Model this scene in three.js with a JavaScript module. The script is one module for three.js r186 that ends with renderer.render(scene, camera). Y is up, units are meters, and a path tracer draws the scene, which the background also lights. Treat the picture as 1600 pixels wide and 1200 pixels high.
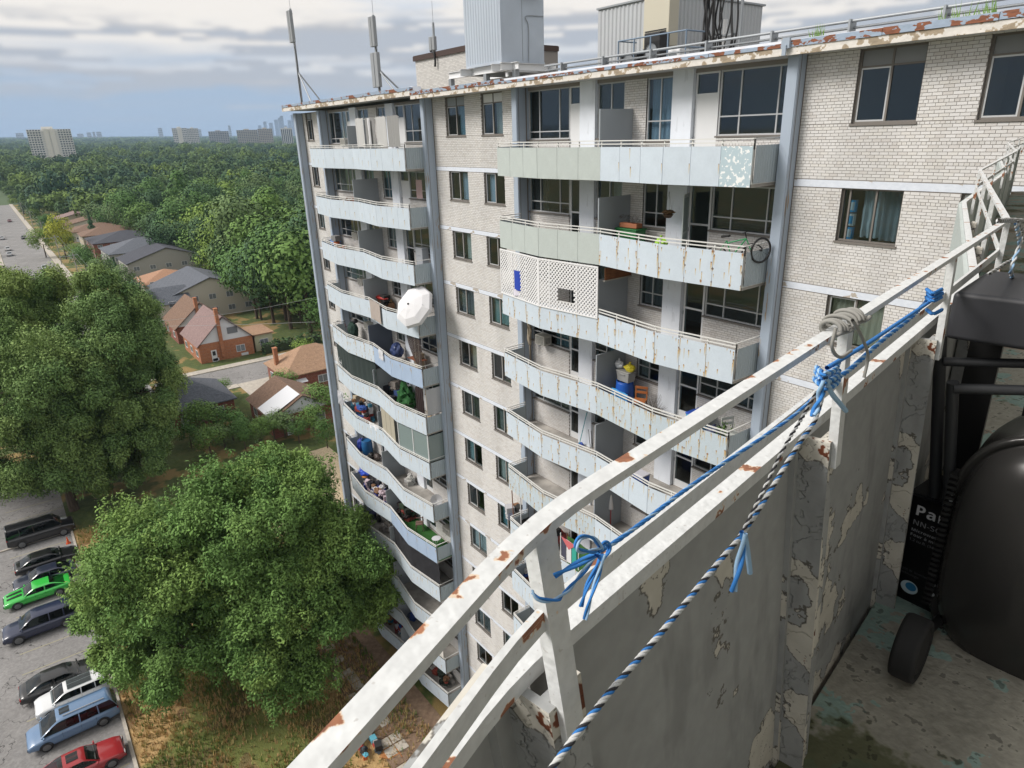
import * as THREE from 'three';
import { mergeGeometries, mergeVertices } from 'three/addons/utils/BufferGeometryUtils.js';
import { RoundedBoxGeometry } from 'three/addons/geometries/RoundedBoxGeometry.js';
import { ImprovedNoise } from 'three/addons/math/ImprovedNoise.js';

// ------------------------------------------------------------------ camera, sky, sun, exposure
const V3 = THREE.Vector3, PI = Math.PI;
const v = (x, y, z) => new V3(x, y, z);
const E = 35.3;                                        // eye height above the ground (thirteenth floor)
const scene = new THREE.Scene();
const camera = new THREE.PerspectiveCamera(2 * Math.atan(600 / 1053.16) * 180 / PI, 4 / 3, 0.05, 30000);
const EYE = v(0, E, 17.754), FW = v(-0.7512, -0.3475, -0.5612).normalize(), RT = v(0.607, -0.0297, -0.7941).normalize(), UP = v(-0.2593, 0.9372, -0.2332).normalize();
camera.position.copy(EYE);
camera.quaternion.setFromRotationMatrix(new THREE.Matrix4().makeBasis(RT, UP, FW.clone().negate()));
camera.updateMatrixWorld();
scene.add(camera);
const renderer = new THREE.WebGLRenderer({ antialias: true });
renderer.toneMapping = THREE.LinearToneMapping;
renderer.toneMappingExposure = 2.6;
renderer.shadowMap.enabled = true;

const mix = (a, b, t) => a + (b - a) * t;
const mix3 = (a, b, t) => [mix(a[0], b[0], t), mix(a[1], b[1], t), mix(a[2], b[2], t)];
const clamp = (x, a = 0, b = 1) => Math.min(b, Math.max(a, x));
const sm = (a, b, x) => { const t = clamp((x - a) / (b - a)); return t * t * (3 - 2 * t); };
const PN = new ImprovedNoise();
function pf(x, y, z, o = 4) { let s = 0, a = .5, f = 1; for (let i = 0; i < o; i++) { s += a * PN.noise(x * f, y * f, z * f + i * 7.3); a *= .5; f *= 2.03; } return s; }
{ // one overcast evening sky: cream cloud deck, long grey streaks low down, a clear blue band above the horizon
  const W = 1536, H = 768, d = new Float32Array(W * H * 4);
  const cream = [.37, .352, .33], grey = [.125, .142, .168], blue = [.15, .195, .255], low = [.155, .205, .27], hi = [.36, .352, .342];
  for (let j = 0; j < H; j++) for (let i = 0; i < W; i++) {
    const el = ((j + .5) / H - .5) * 180, az = ((i + .5) / W - .5) * 2 * PI, ca = Math.cos(az), sa = Math.sin(az);
    const k = (j * W + i) * 4; if (el < -1.5) { d[k] = low[0]; d[k + 1] = low[1]; d[k + 2] = low[2]; d[k + 3] = 1; continue; }
    const e = Math.max(el, 0);
    const w = pf(ca * 3.2 + 4, e * .12, sa * 3.2, 3) * 2.2;
    const s1 = pf(ca * 3 + 9, e * .8 + w * .4, sa * 3, 5), s2 = pf(ca * 7 - 3, e * 2.4 + w, sa * 7, 4);
    const big = pf(ca * 1.4 + 20, e * .035, sa * 1.4, 4);
    let col = mix3(low, blue, sm(0, 2.5, e));
    col = mix3(col, cream, sm(3.0, 7.2, e + w * .9 + s1 * 3.5));
    const bank = sm(2.6, 4.4, e) * (1 - sm(7.2, 8.8, e + w * .8 + s2 * 1.2));
    col = mix3(col, grey, bank * sm(-.04, .1, s1 * .8 + s2 * .9 + .05));
    col = mix3(col, [.24, .242, .25], sm(1.2, 3, e) * (1 - sm(5, 6.5, e)) * sm(.1, .34, pf(ca * 5 - 11, e * 2.6 + w * .5, sa * 5, 4)) * .8);
    col = mix3(col, hi, sm(10, 35, e));
    col = mix3(col, mix3(grey, blue, .4), sm(9, 16, e) * sm(.02, .42, big + s1 * .35) * .45);
    col = mix3(col, [.18, .235, .31], sm(5, 9, e) * sm(.12, .4, -big - s2 * .3) * .55);
    d[k] = col[0]; d[k + 1] = col[1]; d[k + 2] = col[2]; d[k + 3] = 1;
  }
  const t = new THREE.DataTexture(d, W, H, THREE.RGBAFormat, THREE.FloatType);
  t.mapping = THREE.EquirectangularReflectionMapping; t.magFilter = t.minFilter = THREE.LinearFilter; t.wrapS = THREE.RepeatWrapping; t.needsUpdate = true;
  scene.background = t; scene.environment = t;
}
const sun = new THREE.DirectionalLight(0xfff9f2, 1.5);   // thin cloud over the sun: a very soft key
sun.position.set(-75, 120, 95); sun.target.position.set(-25, 15, 0);
sun.castShadow = true; sun.shadow.radius = 46; sun.shadow.mapSize.set(2048, 2048);
Object.assign(sun.shadow.camera, { left: -120, right: 120, top: 120, bottom: -120, near: 1, far: 500 });
scene.add(sun, sun.target);
scene.fog = new THREE.FogExp2(0x9fb6d2, 0.0001);

// ------------------------------------------------------------------ helpers
function rng(s) { return () => { s |= 0; s = s + 0x6D2B79F5 | 0; let t = Math.imul(s ^ s >>> 15, 1 | s); t = t + Math.imul(t ^ t >>> 7, 61 | t) ^ t; return ((t ^ t >>> 14) >>> 0) / 4294967296; }; }
const R0 = rng(11);
const rr = (r, a, b) => a + (b - a) * r();
// pixel of the photograph -> direction -> point on a plane
function dir(px, py) { return FW.clone().multiplyScalar(1053.16).addScaledVector(RT, px - 800).addScaledVector(UP, 600 - py).normalize(); }
function at(px, py, Y = 0) { const r = dir(px, py); return EYE.clone().addScaledVector(r, (Y - E) / r.y); }
function atZ(px, py, Z) { const r = dir(px, py); return EYE.clone().addScaledVector(r, (Z - EYE.z) / r.z); }
function atX(px, py, X) { const r = dir(px, py); return EYE.clone().addScaledVector(r, (X - EYE.x) / r.x); }
function atD(px, py, D) { const r = dir(px, py); return EYE.clone().addScaledVector(r, D / Math.hypot(r.x, r.z)); }
const used = {};
function numbered(n) { if (!(n in used)) { used[n] = 0; return n; } used[n]++; return n + '_' + String(used[n]).padStart(3, '0'); }
function tag(o, label, category, group) { o.userData.label = label; o.userData.category = category; if (group) o.userData.group = group; return o; }
function thing(name, label, category, pos = [0, 0, 0], turn = 0, group) {
  const o = new THREE.Group(); o.name = numbered(name); o.position.set(...(pos.isVector3 ? pos.toArray() : pos)); o.rotation.y = turn; scene.add(o);
  return tag(o, label, category, group);
}
function part(name, geo, m, parent) {
  if (Array.isArray(geo)) geo = geo.length > 1 ? merge(geo) : geo[0];
  const o = new THREE.Mesh(geo, m); o.name = parent === scene ? numbered(name) : name; o.castShadow = o.receiveShadow = true; parent.add(o); return o;
}
function struct(name, geo, m) { const o = part(name, geo, m, scene); o.userData.kind = 'structure'; return o; }
function merge(list) {
  const any = list.some(g => !g.index), col = list.some(g => g.attributes.color);
  list = list.map(g => { if (any && g.index) g = g.toNonIndexed(); for (const k of Object.keys(g.attributes)) if (!['position', 'normal', 'uv', 'color'].includes(k)) g.deleteAttribute(k);
    if (!g.attributes.uv) g.setAttribute('uv', new THREE.BufferAttribute(new Float32Array(g.attributes.position.count * 2), 2));
    if (col && !g.attributes.color) g.setAttribute('color', new THREE.BufferAttribute(new Float32Array(g.attributes.position.count * 3).fill(1), 3)); return g; });
  return mergeGeometries(list);
}
const FACES = [[0, 1, 2, 1], [0, -1, 2, 1], [1, 1, 0, 2], [1, -1, 0, 2], [2, 1, 0, 1], [2, -1, 0, 1]];
function bx(x0, x1, y0, y1, z0, z1) {                    // box with uv in metres
  const lo = [x0, y0, z0], hi = [x1, y1, z1], P = [], N = [], U = [], I = [];
  for (const [ax, s, a, b] of FACES) {
    const q = [[0, 0], [1, 0], [1, 1], [0, 1]], base = P.length / 3;
    for (const [i, j] of q) { const p = []; p[ax] = s > 0 ? hi[ax] : lo[ax]; p[a] = i ? hi[a] : lo[a]; p[b] = j ? hi[b] : lo[b]; P.push(...p); const n = [0, 0, 0]; n[ax] = s; N.push(...n); U.push(p[a], p[b]); }
    const flip = (ax === 0) === (s > 0); // winding
    const e1 = [0, 0, 0], e2 = [0, 0, 0]; e1[a] = 1; e2[b] = 1; const cz = ax === 0 ? e1[1] * e2[2] - e1[2] * e2[1] : ax === 1 ? e1[2] * e2[0] - e1[0] * e2[2] : e1[0] * e2[1] - e1[1] * e2[0];
    if (cz * s > 0) I.push(base, base + 1, base + 2, base, base + 2, base + 3); else I.push(base, base + 2, base + 1, base, base + 3, base + 2);
  }
  const g = new THREE.BufferGeometry(); g.setAttribute('position', new THREE.Float32BufferAttribute(P, 3)); g.setAttribute('normal', new THREE.Float32BufferAttribute(N, 3)); g.setAttribute('uv', new THREE.Float32BufferAttribute(U, 2)); g.setIndex(I); return g;
}
const bc = (w, h, d, x = 0, y = 0, z = 0) => bx(x - w / 2, x + w / 2, y, y + h, z - d / 2, z + d / 2);   // box standing at x,y,z
const rb = (w, h, d, r = .02, x = 0, y = 0, z = 0) => new RoundedBoxGeometry(w, h, d, 2, r).translate(x, y + h / 2, z);
function bar(a, b, w, h = w) {                           // square bar from a to b, h is its upright side
  const L = a.distanceTo(b), g = bx(-w / 2, w / 2, -h / 2, h / 2, 0, L), z = b.clone().sub(a).normalize();
  let x = v(0, 1, 0).cross(z); if (x.lengthSq() < 1e-6) x = v(1, 0, 0); x.normalize(); const y = z.clone().cross(x);
  return g.applyMatrix4(new THREE.Matrix4().makeBasis(x, y, z).setPosition(a));
}
function rod(a, b, r0, r1 = r0, n = 8) {
  const L = a.distanceTo(b), g = new THREE.CylinderGeometry(r1, r0, L, n, 1); g.translate(0, L / 2, 0);
  return g.applyQuaternion(new THREE.Quaternion().setFromUnitVectors(v(0, 1, 0), b.clone().sub(a).normalize())).translate(a.x, a.y, a.z);
}
function tube(pts, r, n = 6, seg = pts.length * 4, closed = false) { return new THREE.TubeGeometry(new THREE.CatmullRomCurve3(pts, closed, 'centripetal'), seg, r, n, closed); }
function lathe(pts, n = 20) { return new THREE.LatheGeometry(pts.map(p => new THREE.Vector2(p[0], p[1])), n); }
function prism(pts, y0, y1) {                            // plan polygon [x,z] raised from y0 to y1
  const s = new THREE.Shape(pts.map(p => new THREE.Vector2(p[0], -p[1]))); const g = new THREE.ExtrudeGeometry(s, { depth: y1 - y0, bevelEnabled: false }); return g.rotateX(-PI / 2).translate(0, y0, 0);
}
function quad(a, b, c, d) {                              // four corners, uv in metres along the edges
  const n = b.clone().sub(a).cross(d.clone().sub(a)).normalize(), W = a.distanceTo(b), H = a.distanceTo(d), g = new THREE.BufferGeometry();
  g.setAttribute('position', new THREE.Float32BufferAttribute([...a, ...b, ...c, ...d], 3)); g.setAttribute('normal', new THREE.Float32BufferAttribute([...n, ...n, ...n, ...n], 3)); g.setAttribute('uv', new THREE.Float32BufferAttribute([0, 0, W, 0, W, H, 0, H], 2)); g.setIndex([0, 1, 2, 0, 2, 3]); return g;
}
function tri(a, b, c) { const n = b.clone().sub(a).cross(c.clone().sub(a)).normalize(), g = new THREE.BufferGeometry(); g.setAttribute('position', new THREE.Float32BufferAttribute([...a, ...b, ...c], 3)); g.setAttribute('normal', new THREE.Float32BufferAttribute([...n, ...n, ...n], 3)); g.setAttribute('uv', new THREE.Float32BufferAttribute([0, 0, 1, 0, .5, 1], 2)); g.setIndex([0, 1, 2]); return g; }
// tileable noise and textures
const HASH = new Float32Array(65536); { const r = rng(5); for (let i = 0; i < 65536; i++) HASH[i] = r(); }
function vn(x, y, per, seed = 0) {
  const xi = Math.floor(x), yi = Math.floor(y), fx = x - xi, fy = y - yi, u = fx * fx * (3 - 2 * fx), w = fy * fy * (3 - 2 * fy);
  const h = (a, b) => HASH[((((a % per) + per) % per) * 131 + (((b % per) + per) % per) * 7919 + seed * 2477) & 65535];
  return mix(mix(h(xi, yi), h(xi + 1, yi), u), mix(h(xi, yi + 1), h(xi + 1, yi + 1), u), w);
}
function fb(u, w, per, o = 4, seed = 0) { let s = 0, a = .5, t = 0; for (let i = 0; i < o; i++) { s += a * vn(u * per, w * per, per, seed + i * 3); t += a; a *= .55; per *= 2; } return s / t; }
function T(n, fn, { srgb = true, rep = [1, 1], m = n } = {}) {
  const d = new Uint8Array(n * m * 4);
  for (let j = 0; j < m; j++) for (let i = 0; i < n; i++) { const c = fn(i / n, j / m), k = (j * n + i) * 4; if (typeof c === 'number') d[k] = d[k + 1] = d[k + 2] = clamp(c) * 255; else { d[k] = clamp(c[0], 0, 255); d[k + 1] = clamp(c[1], 0, 255); d[k + 2] = clamp(c[2], 0, 255); } d[k + 3] = 255; }
  const t = new THREE.DataTexture(d, n, m); t.wrapS = t.wrapT = THREE.RepeatWrapping; t.magFilter = THREE.LinearFilter; t.minFilter = THREE.LinearFilter; if (srgb) t.colorSpace = THREE.SRGBColorSpace; t.repeat.set(...rep); t.needsUpdate = true; return t;
}
const mat = (color, rough = .8, o = {}) => new THREE.MeshStandardMaterial({ color, roughness: rough, ...o });
const DS = THREE.DoubleSide;
const lin = (r, g, b) => new THREE.Color().setRGB(r, g, b);
// ------------------------------------------------------------------ shared materials
const FH = 2.75, Y0 = E - 1.352, NF = 13, Yf = i => Y0 - i * FH, ROOF = Y0 + 3.02;
const M = {
  mortar: mat(lin(.26, .24, .225), .95), brick: mat(0xffffff, .78, { bumpMap: T(64, (x, y) => fb(x, y, 12, 3, 4), { srgb: false }), bumpScale: .002 }),
  band: mat(0xffffff, .8, { map: T(256, (x, y) => { const s = fb(x, y, 5, 5, 9), k = fb(x, y, 24, 3, 2); return s > .66 ? [168, 160, 150] : [mix(196, 214, k), mix(203, 219, k), mix(214, 228, k)]; }, { rep: [.5, .8] }) }),
  pier: mat(0xffffff, .8, { map: T(256, (x, y) => { const k = fb(x, y, 4, 5, 17), s = fb(x, y * .3, 16, 3, 6); const b = mix(216, 234, k) - (s > .72 ? 12 : 0); return [b * .975, b, b * 1.035]; }, { rep: [.5, .4] }) }),
  pillar: mat(0xffffff, .62, { map: T(256, (x, y) => { const k = fb(x, y, 4, 4, 21), s = fb(x * 3, y, 8, 4, 33), b = mix(160, 176, k); return s > .76 ? [148, 134, 118] : [b * .93, b, b * 1.085]; }, { rep: [.4, .12] }) }),
  soffit: mat(lin(.55, .56, .57), .9), conc: mat(0xffffff, .92, { map: T(256, (x, y) => { const k = fb(x, y, 6, 5, 51), b = mix(128, 184, k); return [b, b * .975, b * .94]; }, { rep: [.4, .4] }) }),
  slabEdge: mat(0xffffff, .9, { map: T(512, (x, y) => { const k = fb(x, y * .5, 18, 5, 61), c = fb(x, y, 40, 3, 3); if (k > .58) return [132 + c * 40, 120 + c * 36, 104 + c * 30]; if (k > .54) return [166, 152, 132]; const b = 196 + c * 26; return [b, b * .98, b * .95]; }, { rep: [.25, .5] }) }),
  flash: mat(0xffffff, .55, { metalness: .15, map: T(512, (x, y) => { const k = fb(x, y * .6, 14, 5, 71), c = fb(x, y, 40, 3, 8), b = 150 + c * 26; if (k > .6) return mix3([150, 92, 62], [96, 58, 42], c); return [b * .9, b * .99, b * 1.1]; }, { rep: [.22, .8] }) }),
  membrane: mat(lin(.68, .70, .74), .6), gravel: mat(0xffffff, .95, { map: T(256, (x, y) => { const k = fb(x, y, 60, 2, 2) * 110 + 60; return [k, k * .96, k * .9]; }, { rep: [.7, .7] }) }),
  frame: mat(lin(.16, .145, .13), .6), alu: mat(lin(.5, .51, .52), .45, { metalness: .3 }), white: mat(lin(.68, .69, .7), .6), dark: mat(lin(.02, .02, .022), .7),
  room: mat(lin(.36, .33, .29), .95), roomFloor: mat(lin(.22, .15, .10), .9),
  glass: new THREE.MeshPhysicalMaterial({ color: 0xdfe8ea, transmission: 1, thickness: 0, roughness: .03, ior: 1.5 }),
  rail: mat(lin(.62, .62, .6), .55), divider: mat(lin(.30, .33, .36), .85), rib: mat(lin(.36, .42, .46), .7),
  black: mat(lin(.012, .012, .013), .55), steel: mat(lin(.42, .44, .46), .45, { metalness: .4 }), galv: mat(lin(.30, .32, .34), .5, { metalness: .4 }),
  blueP: mat(lin(.02, .09, .42), .5), wood: mat(0xffffff, .8, { map: T(128, (x, y) => { const k = fb(x * .2, y, 24, 4, 5); return mix3([92, 56, 34], [150, 98, 60], k); }) }),
};
const curtainMats = [[.5, .5, .48], [.36, .44, .56], [.22, .34, .36], [.2, .2, .21], [.42, .36, .28], [.12, .1, .09], [.55, .57, .6], [.16, .3, .36]].map(c => mat(lin(...c), .95, { side: DS }));
function panelTex(base, spots, seed) {                 // painted steel sheet: chips and the rust runs below them
  const r = rng(seed), S = []; for (let i = 0; i < spots; i++) S.push([r() < .4 ? (r() < .5 ? r() * .06 : 1 - r() * .06) : r(), 1 - Math.pow(r(), 1.6) * .9, .007 + r() * .016 * (r() < .25 ? 2 : 1), .06 + r() * .38, r()]);
  return T(192, (x, y) => {
    const k = fb(x, y, 3, 4, seed), f = fb(x, y, 28, 2, seed + 1); let c = base.map(b => b * (.965 + .05 * k) + (f - .5) * 7);
    for (const [sx, sy, sr, sl, q] of S) {
      let dx = Math.abs(x - sx); dx = Math.min(dx, 1 - dx); const dy = y - sy, rr2 = Math.hypot(dx * (.8 + q * .5), dy) / sr + (f - .5) * .8;
      if (rr2 < 1) c = mix3(c, q > .6 ? [84, 58, 44] : [140, 100, 64], .9);
      else if (dy < 0 && -dy < sl && dx < sr * .8 + .006) c = mix3(c, [182, 138, 66], clamp(1.1 * (1 - -dy / sl) * (1 - dx / (sr + .012)) * (.35 + f)));
    }
    return c;
  }, { m: 216 });
}
const PB = [191, 202, 212];
const panelMats = {
  clean: [1, 2].map(s => mat(0xffffff, .62, { map: panelTex(PB, s, 100 + s) })),
  light: [1, 2].map(s => mat(0xffffff, .64, { map: panelTex(PB, 5, 110 + s) })),
  rust: [1, 2, 3].map(s => mat(0xffffff, .66, { map: panelTex(PB, 15, 120 + s) })),
  heavy: [1, 2].map(s => mat(0xffffff, .68, { map: panelTex([180, 192, 200], 26, 130 + s) })),
  green: [mat(0xffffff, .6, { map: panelTex([178, 186, 183], 0, 140) })],
  blue: [1, 2].map(s => mat(0xffffff, .6, { map: panelTex([160, 178, 202], 2, 150 + s) })),
  flake: [mat(0xffffff, .6, { map: T(192, (x, y) => fb(x, y, 14, 3, 77) > .63 ? [226, 228, 228] : [170, 188, 196]) })],
};

// ------------------------------------------------------------------ the apartment block
const bld = thing('apartment_building', 'tall white brick apartment block with pale blue zigzag balconies and grey pillars', 'building');
const bricks = [];
function brickZone(x0, x1, y0, y1, z) {
  const c = FH / 37, L = .215, j = .011;
  for (let k = Math.floor(y0 / c); k * c < y1; k++) {
    const a = Math.max(k * c + j / 2, y0), b = Math.min((k + 1) * c - j / 2, y1); if (b - a < .02) continue;
    const l = k % 6 === 0 ? L / 2 : L, off = k % 6 === 0 ? L / 4 : (k & 1) * L / 2;
    for (let n = Math.floor((x0 - off) / l); off + n * l < x1; n++) {
      const p = Math.max(off + n * l + j / 2, x0), q = Math.min(off + (n + 1) * l - j / 2, x1); if (q - p < .025) continue;
      bricks.push([(p + q) / 2, (a + b) / 2, z, q - p, b - a]);
    }
  }
}
const geoCache = {};
const cached = (k, f) => geoCache[k] || (geoCache[k] = f());
function curtainGeo(w, h) {
  return cached('c' + w.toFixed(2) + h.toFixed(2), () => { const n = Math.max(6, Math.round(w / .045)), g = new THREE.PlaneGeometry(w, h, n, 1), p = g.attributes.position; for (let i = 0; i < p.count; i++) p.setZ(i, Math.sin((p.getX(i) + w) * 38) * .02 + Math.sin(p.getX(i) * 11) * .015); g.computeVertexNormals(); return g; });
}
const CR = rng(77);
function windowPart(parent, x0, x1, y0, y1, z, { mull = [.5], trans = [], fm = M.frame, slider = true, curtain = CR(), sill = true, opaqueTop = false, dark = 0 } = {}) {
  const w = x1 - x0, h = y1 - y0, t = .045, key = [w.toFixed(2), h.toFixed(2), mull, trans].join();
  const xs = [0, ...mull.map(m => m * w), w], ys = [0, ...trans.map(m => m * h), h];
  const f = part('window', cached('w' + key, () => merge([bx(0, t, 0, h, -.05, .02), bx(w - t, w, 0, h, -.05, .02), bx(t, w - t, 0, t, -.05, .021), bx(t, w - t, h - t, h, -.05, .021),
    ...mull.map(m => bx(m * w - .022, m * w + .022, t, h - t, -.045, .012)), ...trans.map(m => bx(t, w - t, m * h - .02, m * h + .02, -.046, .016))])), fm, parent);
  f.position.set(x0, y0, z);
  for (let i = 0; i + 1 < xs.length; i++) for (let j = 0; j + 1 < ys.length; j++) {
    const a = xs[i] + (i ? .022 : t), b = xs[i + 1] - (i + 2 < xs.length ? .022 : t), c = ys[j] + (j ? .02 : t), d = ys[j + 1] - (j + 2 < ys.length ? .02 : t);
    if (opaqueTop && j === ys.length - 2) { if (i === 0) part('transom_panel', cached('tp' + key, () => bx(t, w - t, c, d, -.03, -.012)), opaqueTop, f); continue; }
    part('pane', cached('p' + key + i + j, () => bx(a, b, c, d, -.022, -.016)), M.glass, f);
    if (slider && i === 0 && j === 0 && h > .9) part('sash', cached('s' + key, () => merge([bx(a, a + .035, c, d, -.014, .006), bx(b - .035, b, c, d, -.014, .006), bx(a + .035, b - .035, c, c + .035, -.014, .006), bx(a + .035, b - .035, d - .035, d, -.014, .006)])), M.alu, f);
  }
  if (curtain < .62) {
    const side = curtain < .2 ? 0 : curtain < .4 ? 1 : 2, cw = side === 2 ? w - .12 : w * (.3 + curtain * .5), hh = h - .1;
    const c = part('curtain', curtainGeo(cw, hh), curtainMats[Math.floor(CR() * curtainMats.length)], f); c.position.set(side === 0 ? cw / 2 + .05 : side === 1 ? w - cw / 2 - .05 : w / 2, h / 2, -.16);
  }
  if (sill) part('sill', cached('sl' + w.toFixed(2), () => bx(-.03, w + .03, -.05, 0, -.06, .13)), M.frame, f);
  return f;
}
function doorPart(parent, x0, x1, y0, y1, z, plain, m = M.white) {
  const w = x1 - x0, h = y1 - y0, k = w.toFixed(2) + h.toFixed(2) + plain;
  const f = part('door', cached('d' + k, () => plain ? merge([bx(0, w, 0, h * .8, -.05, 0), bx(0, .05, h * .8, h, -.05, .01), bx(w - .05, w, h * .8, h, -.05, .01), bx(.05, w - .05, h - .05, h, -.05, .01)])
    : merge([bx(0, .07, 0, h, -.05, 0), bx(w - .07, w, 0, h, -.05, 0), bx(.07, w - .07, 0, .28, -.05, -.002), bx(.07, w - .07, h * .5 - .03, h * .5 + .03, -.05, -.002), bx(.07, w - .07, h - .07, h, -.05, -.002)])), m, parent);
  f.position.set(x0, y0, z);
  if (plain) part('transom_pane', cached('dt' + k, () => bx(.05, w - .05, h * .8, h - .05, -.03, -.024)), M.glass, f);
  else { part('pane', cached('dl' + k, () => bx(.07, w - .07, .28, h * .5 - .03, -.03, -.024)), M.glass, f); part('pane', cached('du' + k, () => bx(.07, w - .07, h * .5 + .03, h - .07, -.03, -.024)), M.glass, f); }
  part('door_handle', cached('dh', () => merge([bx(.012, .03, 1.0, 1.12, .004, .035)])), M.steel, f);
  return f;
}
// --- flush brick sections: left end, middle, right
const SEC = [
  { x0: -45.5, x1: -41.95, z: 0, wins: [[-45.05, -43.95]], n: NF }, { x0: -29.3, x1: -22.6, z: 0, wins: [[-28.2, -26.6], [-25.35, -23.83]], n: NF }, { x0: -10.42, x1: -2.6, z: .3, wins: [[-9.08, -7.56], [-6.33, -4.85]], n: 6 }];
const wallGeo = [];
for (const S of SEC) for (let i = 0; i < NF; i++) {
  const yb = i === NF - 1 ? 0 : Yf(i), top = i === 0 ? ROOF : Yf(i - 1) - .18, s = Yf(i) + (i ? 1.25 : 1.34), t = i ? top : ROOF - .02, z = S.z, F = z - .009;
  const strips = [[S.x0, S.x1, yb, s]]; let x = S.x0;
  for (const [a, b] of S.wins) { strips.push([x, a, s, t]); x = b; } strips.push([x, S.x1, s, t]);
  if (t < top) strips.push([S.x0, S.x1, t, top]);
  const vis = i < S.n;
  for (const [a, b, c, d] of strips) { wallGeo.push(bx(a, b, c, d, z - .28, F)); if (vis) brickZone(a, b, c, d, z); }
  if (i < NF - 1) part('floor_band', bx(S.x0, S.x1, Yf(i) - .18, Yf(i), z - .28, z + .006), M.band, bld);
  S.wins.forEach(([a, b], k) => {
    if (!vis) return; const special = S.z > 0 && i === 1 && k === 0;
    windowPart(bld, a, b, s, t, z - .1, i === 0 ? { mull: b - a > 1.3 ? [.5] : [.55], trans: [.76], opaqueTop: S.z > 0 ? mat(lin(.22, .23, .24), .7) : k ? M.white : M.divider, curtain: S.z > 0 ? .9 : .3 } : { mull: special ? [.13, .56] : b - a > 1.3 ? [.5] : [.55], curtain: special ? .9 : CR(), slider: !special });
  });
}
// --- pillars and fins
const pillarXs = [[-45.85, -45.5, .5], [-41.98, -41.7, .5], [-29.62, -29.3, .5], [-22.6, -22.28, .48], [-10.75, -10.42, .66]];
for (const [a, b, z] of pillarXs) {
  const p = part('pillar', [bx(a, b, 0, ROOF, -.3, z - .02), bx(a + .02, b - .02, 0, ROOF, z - .02, z)], M.pillar, bld);
  part('cover_strip', [bx(b + .001, b + .012, 0, ROOF, -.02 + (a > -11 ? .3 : 0), .03 + (a > -11 ? .3 : 0)), bx(b + .001, b + .006, 0, ROOF, z - .12, z - .1)], M.frame, p);
}
// --- balcony bays
const BAY = [
  { P: [[-41.5, 1.34], [-38.42, 1.72], [-35.42, 1.4], [-32.5, 1.8], [-29.66, 1.46]], x0: -41.7, x1: -29.6 },
  { P: [[-22.14, 1.55], [-19.3, 1.9], [-16.45, 1.6], [-13.6, 1.9], [-10.84, 1.64]], x0: -22.28, x1: -10.75 }];
const PG = new THREE.BoxGeometry(1, 1.03, .02);
const skin = {  // look of the first and second flat's panels, floor by floor
  0: [['clean', 'clean'], ['clean', 'clean'], ['clean', 'clean'], ['clean', 'clean'], ['rust', 'blue'], ['light', 'light'], ['light', 'light'], ['light', 'light'], ['light', 'blue'], ['light', 'light'], ['clean', 'light'], ['clean', 'clean'], ['clean', 'clean']],
  1: [['green', 'clean'], ['green', 'rust'], ['rust', 'rust'], ['rust', 'heavy'], ['rust', 'light'], ['heavy', 'light'], ['rust', 'light'], ['light', 'rust'], ['light', 'light'], ['rust', 'light'], ['light', 'light'], ['clean', 'clean'], ['clean', 'clean']] };
const PR = rng(31);
function ribbed(w, h) { return cached('rib' + w.toFixed(2), () => { const n = 44, g = new THREE.PlaneGeometry(w, h, n, 1), p = g.attributes.position; for (let i = 0; i < p.count; i++) { const k = Math.round((p.getX(i) / w + .5) * n) % 4; p.setZ(i, k === 0 || k === 1 ? .018 : 0); } g.computeVertexNormals(); return g; }); }
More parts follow.
